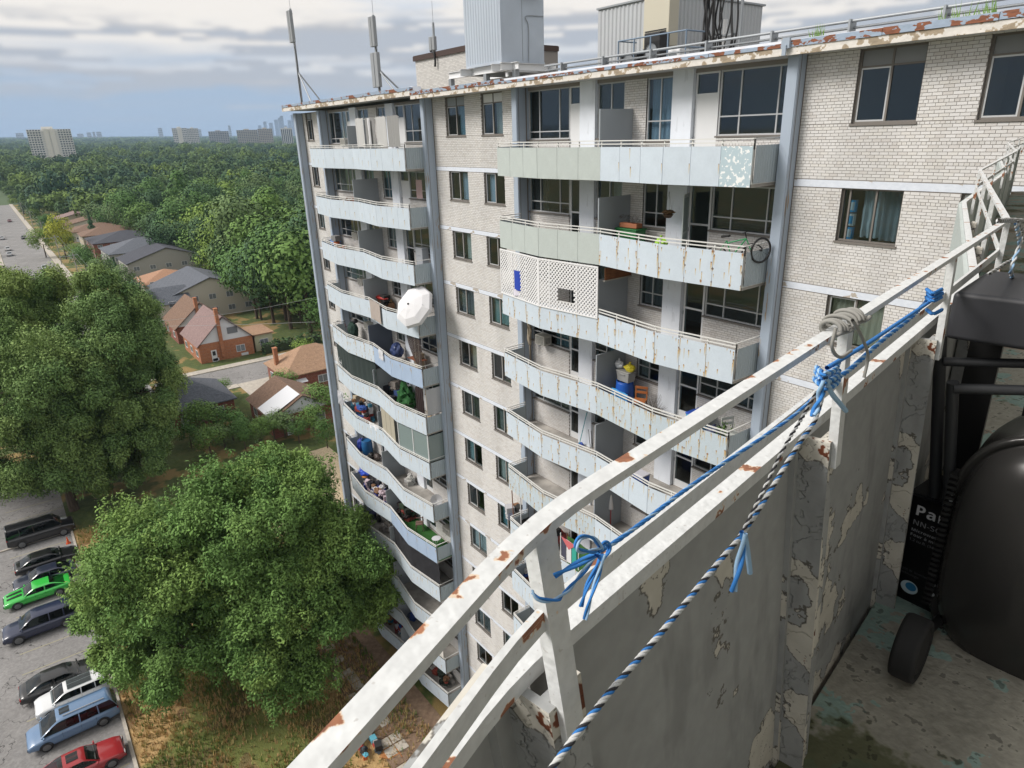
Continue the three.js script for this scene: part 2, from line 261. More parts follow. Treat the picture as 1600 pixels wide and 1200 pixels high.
BAY.forEach((B, bi) => {
  const P = B.P, map = x => B.x0 + (x + 22.28) / 11.53 * (B.x1 - B.x0);
  const segs = P.slice(0, -1).map((p, i) => { const q = P[i + 1]; return { p, q, L: Math.hypot(q[0] - p[0], q[1] - p[1]), a: Math.atan2(-(q[1] - p[1]), q[0] - p[0]) }; });
  const slab = prism([[B.x0, -.12], [B.x0, .44], [P[0][0] + .02, .44], ...P.map(([x, z]) => [x, z - .03]), [P[4][0] - .01, -.12]], -.16, 0);
  const railPath = (y, r, hh) => segs.map(s => bar(v(s.p[0], y, s.p[1]), v(s.q[0], y, s.q[1]), r, hh));
  const topRail = merge([...railPath(1.065, .045, .03), bar(v(P[0][0], 1.065, P[0][1]), v(P[0][0], 1.065, .5), .04, .03), bar(v(P[4][0], 1.065, P[4][1]), v(P[4][0], 1.065, .4), .04, .03)]);
  const lowRail = merge([...railPath(.965, .03, .03), bar(v(P[0][0], .965, P[0][1]), v(P[0][0], .965, .5), .03, .03)]);
  const postG = []; for (const s of segs) for (let k = 0; k <= 3; k++) { if (k === 3 && s !== segs[3]) continue; const t = k / 3; postG.push(bc(.035, 1.05, .035, mix(s.p[0], s.q[0], t), 0, mix(s.p[1], s.q[1], t) - .03)); }
  const posts = merge(postG), ret = bx(-.012, .012, -.15, .9, .5, P[0][1]), divG = bx(-.022, .022, 0, 2.02, -.09, 1.42);
  for (let i = 0; i < NF; i++) {
    const y = Yf(i), top = i === 0 ? ROOF : Yf(i - 1) - .16, h = top - y;
    const b = part('balcony', slab, M.conc, bld); b.position.y = y;
    part('top_rail', topRail, M.rail, b); part('lower_rail', lowRail, M.rail, b); part('posts', posts, M.rail, b);
    segs.forEach((s, si) => { for (let k = 0; k < 3; k++) {
      const t = (k + .5) / 3, half = si < 2 ? 0 : 1, kind = skin[bi][i][half], list = bi === 1 && i === 0 && si === 3 && k === 2 ? panelMats.flake : panelMats[kind];
      const o = part('panel', PG, list[Math.floor(PR() * list.length)], b); o.scale.x = s.L / 3 - .012; o.rotation.y = s.a; o.position.set(mix(s.p[0], s.q[0], t) + Math.sin(s.a) * .02, .365, mix(s.p[1], s.q[1], t) + Math.cos(s.a) * .02); } });
    part('return_panel', ret, M.rib, b).position.x = P[0][0];
    const zEnd = bi ? .34 : .1, sp = part('side_panel', ribbed(P[4][1] - zEnd - .08, .95), M.rib, b); sp.rotation.y = PI / 2; sp.position.set(P[4][0] + .02, .42, (P[4][1] + zEnd) / 2); sp.material = M.rib;
    part('side_frame', [bar(v(P[4][0], -.06, P[4][1]), v(P[4][0], -.06, zEnd), .03), bc(.035, 1.1, .035, P[4][0], -.05, P[4][1] - .03), bc(.035, 1.1, .035, P[4][0], -.05, zEnd + .04)], M.rail, b);
    part('divider', divG, bi === 0 && i === 4 ? mat(lin(.10, .12, .16), .8) : M.divider, b).position.x = map(-16.72);
    // the wall behind the balcony
    const el = [], Zw = -.1, hd = i ? h - .12 : h - .12, sill = 1.12;
    const zone = (a, c, lo, hi, brick) => { a = map(a); c = map(c); wallGeo.push(bx(a, c, y + lo, y + hi, Zw - .25, Zw - .009)); if (brick) brickZone(a, c, y + lo, y + hi, Zw); };
    const white = (a, c) => part('white_pier', bx(map(a), map(c), y, y + h, Zw - .25, Zw + .1), M.pier, bld);
    zone(-22.28, -19.86, 0, sill, true); zone(-22.28, -10.75, hd, h, false);
    windowPart(bld, map(-22.28), map(-19.88), y + sill, y + hd, Zw - .06, { mull: [.27, .76], trans: i ? [.3] : [.16], fm: M.alu, slider: false });
    doorPart(bld, map(-19.86), map(-19.21), y, y + hd, Zw - .04, i === 0 || (i > 8 && i % 3 === 0));
    white(-19.2, -18.42);
    zone(-18.42, -17.1, 0, sill, true); windowPart(bld, map(-18.4), map(-17.12), y + sill, y + hd, Zw - .06, { mull: [.5], trans: [.32], fm: M.alu, slider: false });
    zone(-17.1, -16.14, 0, hd, true);
    zone(-16.14, -15.0, 0, sill - .12, true); windowPart(bld, map(-16.12), map(-15.02), y + sill - .12, y + hd, Zw - .06, { mull: [.5], trans: [.32], fm: M.alu, slider: false });
    white(-15.0, -14.22);
    doorPart(bld, map(-14.2), map(-13.36), y, y + hd, Zw - .04, i === 0 || (bi === 0 && i % 4 === 1));
    zone(-13.34, -10.75, 0, sill, true); windowPart(bld, map(-13.32), map(-11.0), y + sill, y + hd, Zw - .06, { mull: [.3, .82], trans: [.3], fm: M.alu, slider: false });
  }
});
part('mortar_wall', wallGeo, M.mortar, bld).userData.kind = 'stuff';
// rooms behind the windows: floors and a back wall close the block
for (let i = 0; i < NF; i++) part('room_floor', bx(-45.5, -2.6, Yf(i) - .14, Yf(i) - .005, -2.6, -.13), M.roomFloor, bld);
part('room_wall', [bx(-45.5, -2.6, 0, ROOF, -2.9, -2.6), bx(-36, -35.8, 0, ROOF, -2.6, -.4), bx(-26.1, -25.9, 0, ROOF, -2.6, -.4), bx(-16.7, -16.5, 0, ROOF, -2.6, -.4), bx(-7.1, -6.9, 0, ROOF, -2.6, -.4)], M.room, bld);
part('rear_wall', [bx(-45.85, -2.6, 0, ROOF, -15, -2.9), bx(-45.84, -45.5, 0, ROOF, -2.9, -.3)], M.band, bld);
// bricks: the 300 that show largest one by one, the rest as one mass
{
  const r = rng(3), col = new THREE.Color(), tones = [[.61, .60, .595], [.63, .62, .615], [.59, .58, .57], [.61, .595, .575], [.56, .54, .525]];
  const ms = tones.map(t => { const m = M.brick.clone(); m.color.setRGB(...t); return m; });
  const near = bricks.map((b, i) => [Math.hypot(b[0], b[1] - E, b[2] - EYE.z), i, b]).filter(([d, , b]) => b[0] > -10.4 && b[0] < -4.7 && b[3] > .19 && b[1] > Y0 - 3.2 && b[2] > .2).sort((a, b) => a[0] - b[0]).slice(0, 300);
  const solo = new Set(near.map(n => n[1])), BG = bx(-.5, .5, -.5, .5, -.055, 0);
  for (const [, , b] of near) { const o = part('brick', BG, ms[Math.floor(Math.pow(r(), 1.4) * 5)], bld); o.position.set(b[0], b[1], b[2] + (r() - .5) * .003); o.scale.set(b[3], b[4], 1); }
  const rest = bricks.filter((_, i) => !solo.has(i)), im = new THREE.InstancedMesh(BG, M.brick, rest.length), m4 = new THREE.Matrix4();
  rest.forEach((b, i) => { im.setMatrixAt(i, m4.makeScale(b[3], b[4], 1).setPosition(b[0], b[1], b[2] + (r() - .5) * .003)); const t = tones[Math.floor(Math.pow(r(), 1.4) * 5)], st = .9 + .1 * sm(.3, .62, pf(b[0] * .8, b[1] * .16, 3, 3) + .5); im.setColorAt(i, col.setRGB(t[0] * st, t[1] * st * .997, t[2] * st * .985)); });
  im.name = 'brickwork'; im.userData.kind = 'stuff'; im.castShadow = im.receiveShadow = true; bld.add(im); console.log('bricks', bricks.length);
}
// --- roof: slab, stained slab edge, rusting flashing in lengths, white membrane
{
  const roofParts = [[-46.4, -29.62, .2], [-29.62, -22.6, 0], [-22.6, -10.55, 0], [-10.55, -1.5, 0]];
  roofParts.forEach(([a, b, up], k) => {
    const o = part('roof_slab', [bx(a, b, ROOF + up * .8, ROOF + .17 + up, -15, .86)], M.soffit, bld);
    part('slab_edge', bx(a, b, ROOF - .03 + up * .8, ROOF + .15 + up, .86, .96), M.slabEdge, o);
    const n = Math.max(2, Math.round((b - a) / 2.4));
    for (let i = 0; i < n; i++) { const p = mix(a, b, i / n), q = mix(a, b, (i + 1) / n), m = M.flash; const f = part('flashing', bx(p + .006, q - .006, ROOF + .15 + up, ROOF + (k === 2 ? .24 : .3) + up, .8, .985 + (i % 2) * .004), m, o); f.position.y = (i % 3) * .006; }
    part('membrane', [bx(a, b, ROOF + .17 + up, ROOF + .33 + up, .35, .79)], M.membrane, o);
    part('roof_gravel', bx(a, b, ROOF + .171 + up, ROOF + .22 + up, -14.8, .34), M.gravel, o);
  });
  part('downpipe_head', [bx(-10.72, -10.5, ROOF + .12, ROOF + .36, .99, 1.06), bx(-10.66, -10.56, ROOF - .04, ROOF + .2, 1.06, 1.1)], M.pillar, bld);
}
// ------------------------------------------------------------------ the wing the picture is taken from: wall, roof, balcony
const FL = E - 1.3, WD = v(-.276, 0, -.961), WN = v(.961, 0, -.276);
const NP = [[.85, 20.1], [-.34, 17.48], [-.71, 15.43], [-1.59, 13.17], [-2.3, 10.4], [-3.25, 7.7], [-3.95, 4.9], [-4.75, 2.2]];
const paintPeel = (seed, rust, lo = .6) => T(640, (x, y) => {
  const a = fb(x, y, 6, 7, seed) - (rust ? 0 : .07 * sm(.25, .38, y) * (1 - sm(.7, .78, y))), b = fb(x, y, 40, 3, seed + 5), c = fb(x, y * .25, 20, 4, seed + 9), e = fb(x, y, 17, 5, seed + 13);
  let k = mix3([148, 150, 150], [162, 164, 164], b); k = mix3(k, [116, 117, 117], sm(.55, .8, c) * .4);
  if (a > lo) k = mix3([186, 182, 172], [206, 202, 192], b); else if (a > lo - .012) k = [98, 95, 90];
  const cr = Math.abs(e - .5); if (cr < .003 && a > .58) k = [98, 95, 90];
  if (rust && a > lo + .07 && e > .54) k = mix3([120, 62, 34], [72, 40, 28], b);
  return k;
}, { rep: [1 / 1.1, 1 / 1.1] });
const peelBump = T(512, (x, y) => { const a = fb(x, y, 6, 7, 201) - .07 * sm(.25, .38, y) * (1 - sm(.7, .78, y)); return (a > .61 ? .35 : .75) + fb(x, y, 60, 2, 3) * .2; }, { srgb: false, rep: [1 / 1.1, 1 / 1.1] });
const NM = {
  panel: mat(0xffffff, .85, { map: paintPeel(201, false, .61), bumpMap: peelBump, bumpScale: .004 }),
  post: mat(0xffffff, .85, { map: paintPeel(211, true, .54), bumpMap: T(512, (x, y) => { const a = fb(x, y, 7, 6, 211); return (a > .5 ? .3 : .8) + fb(x, y, 60, 2, 3) * .2; }, { srgb: false, rep: [1 / .5, 1 / .5] }), bumpScale: .005 }),
  rail: mat(0xffffff, .6, { map: T(768, (x, y) => { const a = fb(x, y, 14, 5, 231), b = fb(x, y, 60, 3, 5), s = fb(x, y, 120, 2, 9); if (a > .725) return mix3([168, 112, 78], [112, 70, 50], b); if (a > .71) return [206, 186, 164]; if (s > .84) return [186, 185, 183]; const g = 196 + b * 22; return [g * .99, g, g]; }, { rep: [1 / .6, 1 / .6] }), bumpMap: T(256, (x, y) => fb(x, y, 30, 3, 5), { srgb: false, rep: [4, 4] }), bumpScale: .0012 }),
  floor: mat(0xffffff, .95, { map: T(1024, (x, y) => {
    const a = fb(x, y, 5, 6, 241), b = fb(x, y, 80, 3, 7), c = fb(x, y, 9, 6, 251), m = fb(x, y, 4, 5, 261); let k = mix3([126, 124, 114], [190, 186, 174], b * .6 + a * .4);
    const c2 = c + (b - .5) * .16; if (c2 > .57) k = mix3([122, 148, 142], [158, 178, 170], b);
    if (a > .66) k = mix3(k, [140, 110, 96], .5); { const mm = m + (b - .5) * .3 + (c - .5) * .3; if (mm > .52) k = mix3(k, [74, 78, 50], sm(.52, .68, mm) * .75); }; if (b > .72) k = k.map(q => q * .72); return k;
  }, { rep: [1 / 1.7, 1 / 1.7] }), bumpMap: T(512, (x, y) => fb(x, y, 50, 4, 7), { srgb: false, rep: [1 / .8, 1 / .8] }), bumpScale: .004 }),
};
const wing = thing('building_wing', 'white brick wing of the block with the roof above the peeling balcony', 'building');
{
  const a = v(NP[0][0], 0, NP[0][1]).addScaledVector(WN, 1.45), b = v(-2.9, 0, .3);
  const L = a.distanceTo(b), g = bx(0, L, 0, ROOF, 0, .3), d = b.clone().sub(a).normalize(), n = v(-d.z, 0, d.x);
  const m4 = new THREE.Matrix4().makeBasis(d, v(0, 1, 0), n.dot(WN) > 0 ? n : n.clone().negate()).setPosition(a);
  part('wall', g.applyMatrix4(m4), mat(lin(.4, .385, .36), .85), wing);
  const off = (p, t) => { const q = v(p[0], 0, p[1]).addScaledVector(WN, t); return [q.x, q.z]; };
  part('roof_slab', prism([off(NP[0], .6), off(NP[3], .55), off(NP[7], .5), [-1.5, .9], [12, .9], [12, 21]], ROOF, ROOF + .3), M.soffit, wing);
  part('rear_wall', bx(6, 6.3, 0, ROOF, -10, 22), M.band, wing);
  const fl = struct('balcony_floor', prism([...NP.map(p => off(p, -.05)), [-2.95, .5], off(NP[0], 1.45)], FL - .18, FL), NM.floor); fl.userData.label = 'worn concrete balcony floor with flaking teal paint and moss';
}
// one bar bent along the whole parapet: mitred box sweep, n0..n1 measured inward
const RPATH = []; NP.forEach((p, i) => { if (i && i + 1 < NP.length) { const q = NP[i - 1], r = NP[i + 1], f = (o, d) => { const L = Math.hypot(o[0] - p[0], o[1] - p[1]); return [p[0] + (o[0] - p[0]) * d / L, p[1] + (o[1] - p[1]) * d / L]; }, a = f(q, .07), b = f(r, .07); for (let k = 0; k <= 4; k++) { const t = k / 4; RPATH.push([mix(mix(a[0], p[0], t), mix(p[0], b[0], t), t), mix(mix(a[1], p[1], t), mix(p[1], b[1], t), t)]); } } else RPATH.push(p); });
function sweep(n0, n1, y0, y1) {
  const P = [], U = [], I = []; let c = 0; const n = RPATH.length;
  RPATH.forEach((p, i) => { const a = RPATH[Math.max(0, i - 1)], b = RPATH[Math.min(n - 1, i + 1)]; let dx = b[0] - a[0], dz = b[1] - a[1]; const L = Math.hypot(dx, dz); dx /= L; dz /= L; const nx = -dz, nz = dx; if (i) c += Math.hypot(p[0] - RPATH[i - 1][0], p[1] - RPATH[i - 1][1]);
    const cor = [[n0, y1], [n1, y1], [n1, y0], [n0, y0]]; for (let k = 0; k < 4; k++) for (const [q, y] of [cor[k], cor[(k + 1) % 4]]) { P.push(p[0] + nx * q, y, p[1] + nz * q); U.push(c, k * .31 + q + y); } });
  for (let i = 0; i + 1 < n; i++) for (let k = 0; k < 4; k++) { const a = i * 8 + k * 2; I.push(a, a + 1, a + 9, a, a + 9, a + 8); }
  const g = new THREE.BufferGeometry(); g.setAttribute('position', new THREE.Float32BufferAttribute(P, 3)); g.setAttribute('uv', new THREE.Float32BufferAttribute(U, 2)); g.setIndex(I); g.computeVertexNormals(); return g;
}
const parapet = thing('balcony_parapet', 'peeling white steel balcony railing and parapet with blue rope tied along it', 'railing');
const TOP = E - .27;
{
  part('top_rail', sweep(-.0105, .0065, TOP - .009, TOP), NM.rail, parapet); part('middle_rail', [sweep(-.0085, -.002, TOP - .09, TOP - .085), sweep(-.006, -.0019, TOP - .105, TOP - .09)], NM.rail, parapet); part('parapet_cap', [sweep(-.06, -.037, TOP - .187, TOP - .18), sweep(-.041, -.037, TOP - .2, TOP - .187)], NM.rail, parapet);
  let cum = 0;
  const seg = (p, q) => { const a = v(p[0], 0, p[1]), b = v(q[0], 0, q[1]), L = a.distanceTo(b), x = b.clone().sub(a).normalize(), z = v(0, 1, 0).cross(x).negate(); // z points inward (+X side)
    return { a, b, L, m: (t = 0) => new THREE.Matrix4().makeBasis(x, v(0, 1, 0), x.clone().cross(v(0, 1, 0))).setPosition(a.clone().addScaledVector(x, t)) }; };
  for (let i = 0; i + 1 < NP.length; i++) {
    const s = seg(NP[i], NP[i + 1]), n = 3, w = s.L / n, inward = s.m().elements[8] > 0 ? 1 : -1;
    const Z = (a, b) => inward > 0 ? [a, b] : [-b, -a];
    const G = (x0, x1, y0, y1, a, b, lean = 0) => { const [z0, z1] = Z(a, b); const g = bx(x0, x1, y0, y1, z0, z1); const uv = g.attributes.uv; for (let k = 0; k < uv.count; k++) uv.setXY(k, uv.getX(k) + cum, uv.getY(k)); if (lean) { const p = g.attributes.position; for (let k = 0; k < p.count; k++) p.setX(k, p.getX(k) + (TOP - p.getY(k)) * .17); } return g.applyMatrix4(s.m()); };   // the old parapet sheets lean a little out of plumb
    for (let k = 0; k < n; k++) {
      const x0 = k * w + .004, x1 = (k + 1) * w - .004;
      part('panel', [G(x0, x1, FL - .16, TOP - .189, -.074, -.06, +(i < 2)), G(x0, x0 + .03, FL - .02, TOP - .2, -.06, -.05, +(i < 2)), G(x1 - .03, x1, FL - .02, TOP - .2, -.06, -.05, +(i < 2))], i > 1 ? panelMats.green[0] : NM.panel, parapet);
      const p = part('post', [G(k * w - .012, k * w + .012, TOP - .25, TOP - .011, -.008, .006, +(i < 2))], NM.rail, parapet);
      if (i < 3) part('post_flange', [G(k * w - .022, k * w - .012, FL, TOP - .2, -.06, -.002, +(i < 2)), G(k * w - .012, k * w + .034, FL, TOP - .2, -.02, -.01, +(i < 2))], NM.post, p);
    }
    cum += s.L;
  }
}
// points on the upright plane of the near railing, set a little inward
const RK = v(NP[1][0], TOP, NP[1][1]), RP = v(NP[2][0], TOP, NP[2][1]), RN = RP.clone().sub(RK).cross(v(0, 1, 0)).normalize(); if (RN.x < 0) RN.negate();
function onRail(px, py, off = .03) { const r = dir(px, py), t = (RK.clone().addScaledVector(RN, off).sub(EYE)).dot(RN) / r.dot(RN); return EYE.clone().addScaledVector(r, t); }
const ropeM = { blue: mat(lin(.035, .19, .52), .95), pale: mat(lin(.3, .47, .66), .8), white: mat(lin(.55, .56, .56), .85), black: mat(lin(.03, .03, .035), .85), grey: mat(lin(.27, .265, .245), .95) };
function rope(t, name, pts, R, mats, pitch = .05, seg = 150) {
  const curve = new THREE.CatmullRomCurve3(pts, false, 'centripetal'), L = curve.getLength(), n = Math.min(700, Math.max(40, Math.round(L / pitch * 12)));
  const fr = curve.computeFrenetFrames(n, false), P = curve.getSpacedPoints(n);
  mats.forEach((m, k) => {
    if (mats.length === 1) return part(name, new THREE.TubeGeometry(new THREE.CatmullRomCurve3(P), n, R, 6), ropeM[m], t);
    const q = P.map((p, i) => { const a = i / n * L / pitch * 2 * PI + k * 2 * PI / mats.length; return p.clone().addScaledVector(fr.normals[i], Math.cos(a) * R * .52).addScaledVector(fr.binormals[i], Math.sin(a) * R * .52); });
    part(name, new THREE.TubeGeometry(new THREE.CatmullRomCurve3(q), n, R * .56, 5), ropeM[m], t);
  });
}
const oR = (a, off) => a.map(([x, y, o]) => onRail(x, y, o ?? off));
{
  const t1 = thing('twisted_rope', 'blue and white twisted rope stretched along the middle rail with a bow', 'rope');
  rope(t1, 'strand', oR([[938, 860], [955, 851], [1010, 812], [1058, 775], [1120, 731], [1186, 687], [1248, 643], [1278, 612], [1290, 590]], .012), .0021, ['blue', 'pale', 'blue', 'blue'], .035);
  rope(t1, 'strand', oR([[1286, 600], [1320, 583], [1375, 535], [1430, 490], [1458, 458]], .02), .0036, ['blue', 'blue', 'pale'], .035);
  rope(t1, 'strand', oR([[1292, 575], [1350, 540], [1410, 500], [1455, 470]], .04), .003, ['blue'], .04);
  rope(t1, 'loop', oR([[832, 925, .02], [842, 936, .03], [866, 938, .035], [884, 925, .03], [912, 893, .03], [936, 862, .035]], .03), 0.0019, ['blue', 'pale'], .04);
  rope(t1, 'loop', oR([[866, 900, .02], [900, 882, .03], [936, 864, .04]], .03), 0.0026, ['blue', 'blue'], .06);
  rope(t1, 'loop', oR([[940, 856], [925, 840], [905, 842], [900, 856], [918, 862], [940, 858]], .05), 0.0019, ['blue', 'pale'], .04);
  rope(t1, 'loop', oR([[934, 862], [946, 848], [952, 858], [944, 872], [932, 868]], .05), 0.0019, ['blue', 'blue'], .04);
  rope(t1, 'tail', oR([[944, 866], [938, 890], [926, 925], [914, 968]], .055), 0.0018, ['blue', 'pale'], .05);
  rope(t1, 'tail', oR([[940, 866], [928, 895], [918, 915], [908, 948]], .05), 0.0019, ['blue', 'blue'], .05);
  for (const [dx, dy, o] of [[0, 0, .02], [3, 6, .03], [-2, 11, .025], [2, -6, .03], [4, 16, .03]]) rope(t1, 'knot_turn', oR([[1274 + dx, 580 + dy], [1286 + dx, 590 + dy, o + .03], [1302 + dx, 584 + dy, o + .02], [1308 + dx, 572 + dy]], o), .0034, ['blue', 'pale'], .04);
  rope(t1, 'tail', oR([[1290, 590], [1298, 612], [1312, 630], [1322, 642]], .06), .003, ['pale'], .04); rope(t1, 'tail', oR([[1284, 594], [1280, 625], [1270, 650]], .06), .004, ['blue', 'pale'], .04);
  for (const [dx, dy] of [[0, 0], [1, 6], [-1, 12], [0, 32]]) rope(t1, 'knot_turn', oR([[1448 + dx, 452 + dy], [1458 + dx, 458 + dy, .05], [1472 + dx, 452 + dy, .04]], .02), .0034, ['blue', 'blue'], .04);
  const t2 = thing('braided_rope', 'long black, white and blue braided rope slung inside the peeling parapet', 'rope');
  rope(t2, 'strand', oR([[836, 1236], [884, 1170], [950, 1085], [1025, 998], [1072, 941], [1120, 882], [1157, 838], [1186, 795], [1222, 736], [1252, 688], [1274, 655], [1288, 606]], .03), .0029, ['white', 'black', 'blue', 'white'], .021);
  rope(t2, 'strand', oR([[1160, 832], [1190, 772], [1225, 700], [1255, 650], [1276, 612]], .03), .0022, ['black', 'white'], .014);
  rope(t2, 'tail', oR([[1162, 832], [1160, 858], [1153, 890], [1146, 924]], .06), .0042, ['blue', 'pale'], .08); rope(t2, 'tail', oR([[1164, 838], [1168, 862], [1172, 895]], .06), .003, ['pale'], .08);
  const t3 = thing('wound_string', 'frayed grey string wound many times round the top rail', 'string');
  for (let k = 0; k < 9; k++) { const c = onRail(1300 + k * 4.4, 506 - k * 2.8 + (k % 3) * 1.5, 0), a = .0135 + (k * 5 % 4) * .0022, q = []; for (let j = 0; j <= 14; j++) { const th = j / 14 * 2 * PI; q.push(c.clone().addScaledVector(RN, Math.cos(th) * a * 1.05).add(v(0, -.006 + Math.sin(th) * .0105, 0)).addScaledVector(RP.clone().sub(RK).normalize(), (j / 14 - .5) * (.012 + (k * 7 % 5) * .006))); } rope(t3, 'turn', q, .003, ['grey'], .05); }
  rope(t3, 'loose_end', oR([[1332, 500], [1348, 530], [1356, 560], [1350, 590]], .05), .0022, ['grey']); rope(t3, 'loose_end', oR([[1306, 512], [1300, 540], [1312, 558], [1330, 548]], .05), .0022, ['grey']);
  const t4 = thing('knotted_string', 'short white string with ragged ends tied at the corner post', 'string');
  rope(t4, 'strand', oR([[1560, 345], [1580, 344], [1604, 346], [1640, 352]], .04), .006, ['white', 'grey'], .03); rope(t4, 'loose_end', oR([[1590, 346], [1598, 372], [1586, 400], [1570, 412], [1545, 428]], .06), .004, ['white', 'grey'], .05);
  rope(t4, 'loose_end', oR([[1588, 350], [1592, 385], [1580, 420], [1582, 436]], .07), .005, ['pale', 'white'], .05);
}
// --- the barbecue, its cart, and the oven carton behind it
{
  const wheelP = at(1408, 1050, FL), g = thing('barbecue_grill', 'black barrel barbecue with domed ribbed lid and small plastic wheel', 'barbecue', [0, 0, 0]);
  const blk = mat(lin(.036, .035, .034), .26), blkM = mat(lin(.014, .014, .015), .6);
  const c = EYE.clone().addScaledVector(dir(1694, 914), 2.14), f = EYE.clone().sub(c).setY(0).normalize(), x = v(0, 1, 0).cross(f).normalize(), B = new THREE.Matrix4().makeBasis(x, v(0, 1, 0), f).setPosition(c);
  const prof = [[.86, -.30], [.97, -.28], [1, -.2], [1, -.01], [1.02, -.008], [1.02, .012], [.985, .016], [.965, .0], [.95, .02], [.92, .045], [.86, .068], [.76, .085], [.6, .1], [.42, .128], [.36, .135], [.2, .142], [.001, .145]], na = 64, P = [], I = [], hw = .3, hh = .345;
  prof.forEach(([s, z]) => { for (let k = 0; k <= na; k++) { const th = k / na * 2 * PI, ct = Math.cos(th), st = Math.sin(th), e = 2 / 3.3; P.push(Math.sign(ct) * Math.pow(Math.abs(ct), e) * hw * s, Math.sign(st) * Math.pow(Math.abs(st), e) * hh * s, z); } });
  for (let j = 0; j + 1 < prof.length; j++) for (let k = 0; k < na; k++) { const a = j * (na + 1) + k; I.push(a, a + 1, a + na + 2, a, a + na + 2, a + na + 1); }
  const sh = new THREE.BufferGeometry(); sh.setAttribute('position', new THREE.Float32BufferAttribute(P, 3)); sh.setIndex(I); sh.computeVertexNormals(); part('lid', sh.applyMatrix4(B), blk, g);
  const ribs = []; for (let k = 0; k < 26; k++) ribs.push(bc(.02, .0075, .05, -hw * .985, -.2 + k * .0155, .0)); part('vent_ribs', merge(ribs).applyMatrix4(B), blkM, g);
  part('lid_ridge', merge([-.02, .16].map(q => tube([v(q, -.3, .075), v(q - .015, -.2, .118), v(q - .02, 0, .15), v(q - .015, .2, .118), v(q, .3, .075)], .012, 8, 30))).applyMatrix4(B), blk, g);
  part('rivets', merge([[-.292, .14], [-.292, .12], [-.288, -.14], [-.286, -.17]].map(([a, b]) => new THREE.SphereGeometry(.005, 8, 6).translate(a, b, .014))).applyMatrix4(B), M.steel, g);
  part('handle', tube([v(-.09, .34, -.02), v(-.09, .385, -.02), v(-.06, .405, -.02), v(.1, .41, -.02)], .009, 8, 30).applyMatrix4(B), mat(lin(.55, .55, .52), .35, { metalness: .5 }), g);
  const ax = RN.clone(), wc = wheelP.clone().add(v(0, .082, 0)).addScaledVector(ax, .01), wq = new THREE.Quaternion().setFromUnitVectors(v(0, 1, 0), x);
  const w = part('wheel', lathe([[.001, .026], [.055, .026], [.058, .022], [.066, .022], [.07, .029], [.079, .026], [.082, .018], [.082, -.018], [.079, -.027], [.05, -.022], [.001, -.022]], 40).applyQuaternion(wq).translate(wc.x, wc.y, wc.z), mat(lin(.022, .022, .023), .8), g);
  part('hub', lathe([[.001, -.027], [.052, -.026], [.055, -.022]], 30).applyQuaternion(wq).translate(wc.x, wc.y, wc.z), blkM, w);
  part('axle', rod(wc, v(-hw * .82, -hh * .72, -.12).applyMatrix4(B), .012, .012, 10), M.black, g);
  const D = (px, py, d) => EYE.clone().addScaledVector(dir(px, py), d), tb = mat(lin(.03, .032, .036), .5), tubes = (a, b, r) => part('cart_tube', rod(a, b, r, r, 12), tb, g);
  tubes(D(1470, 524, 2.02), D(1458, 830, 2.26), .0145); tubes(D(1489, 597, 1.96), D(1480, 830, 2.2), .0135);
  tubes(D(1474, 565, 2.02), D(1690, 570, 2.05), .0115); tubes(D(1490, 607, 1.96), D(1690, 612, 2.0), .0125);
  const k0 = D(1493, 458, 1.92), ex = x.clone(), ez = f.clone().negate(), KB = new THREE.Matrix4().makeBasis(ex, v(0, 1, 0), f).setPosition(k0);
  part('side_shelf', new RoundedBoxGeometry(.52, .115, .34, 2, .012).translate(.255, -.055, -.17).applyMatrix4(KB), mat(lin(.028, .029, .034), .55), g);
  part('cart_leg_board', bx(.0, .075, -1.0, -.115, -.30, -.28).applyMatrix4(KB), M.black, g); part('cart_leg_board', bx(.15, .36, -1.0, -.115, -.30, -.28).applyMatrix4(KB), M.black, g);
  const a = at(1389, 924, FL), b = at(1442, 950, FL), e = b.clone().sub(a).normalize(), inn = v(0, 1, 0).cross(e); if (inn.dot(EYE.clone().sub(a)) > 0) inn.negate();
  const cv = document.createElement('canvas'); cv.width = 512; cv.height = 384; const q = cv.getContext('2d'); q.fillStyle = '#0b0c10'; q.fillRect(0, 0, 512, 384); q.fillStyle = '#d8dadd'; q.font = 'bold 50px sans-serif'; q.fillText('Panasonic', 26, 62); q.fillStyle = '#a9abb0'; q.font = '26px sans-serif'; q.fillText('NN-SG458S', 26, 98);
  q.font = 'bold 15px sans-serif'; q.fillText('Microwave Oven', 26, 122); q.fillText('Four à micro-ondes', 26, 140); q.font = '12px sans-serif'; q.fillText('1.2 cu.ft. (34 L)', 26, 158); q.fillStyle = '#3f8fd0'; q.fillRect(176, 190, 26, 90); q.fillRect(230, 150, 240, 170); q.fillStyle = '#0f1116'; q.fillRect(250, 170, 200, 120); q.fillStyle = '#7d8086'; q.font = '10px sans-serif'; q.fillText('1200 W  Inverter Technology', 18, 272); q.fillText('Technologie', 18, 286);
  q.fillStyle = '#c9dfea'; q.beginPath(); q.arc(52, 330, 24, 0, 7); q.fill(); q.fillStyle = '#2f7fb4'; q.beginPath(); q.arc(56, 326, 15, 0, 7); q.fill(); q.fillStyle = '#c66f92'; q.beginPath(); q.arc(168, 342, 16, 0, 7); q.fill();
  const ct = new THREE.CanvasTexture(cv); ct.colorSpace = THREE.SRGBColorSpace;
  const box = thing('oven_carton', 'black printed carton for a microwave oven standing behind the barbecue', 'carton', a); box.quaternion.setFromRotationMatrix(new THREE.Matrix4().makeBasis(e, v(0, 1, 0), e.clone().cross(v(0, 1, 0))));
  const s = e.clone().cross(v(0, 1, 0)).dot(inn) > 0 ? 1 : -1, W = .5, Hh = .33, Dp = .4;
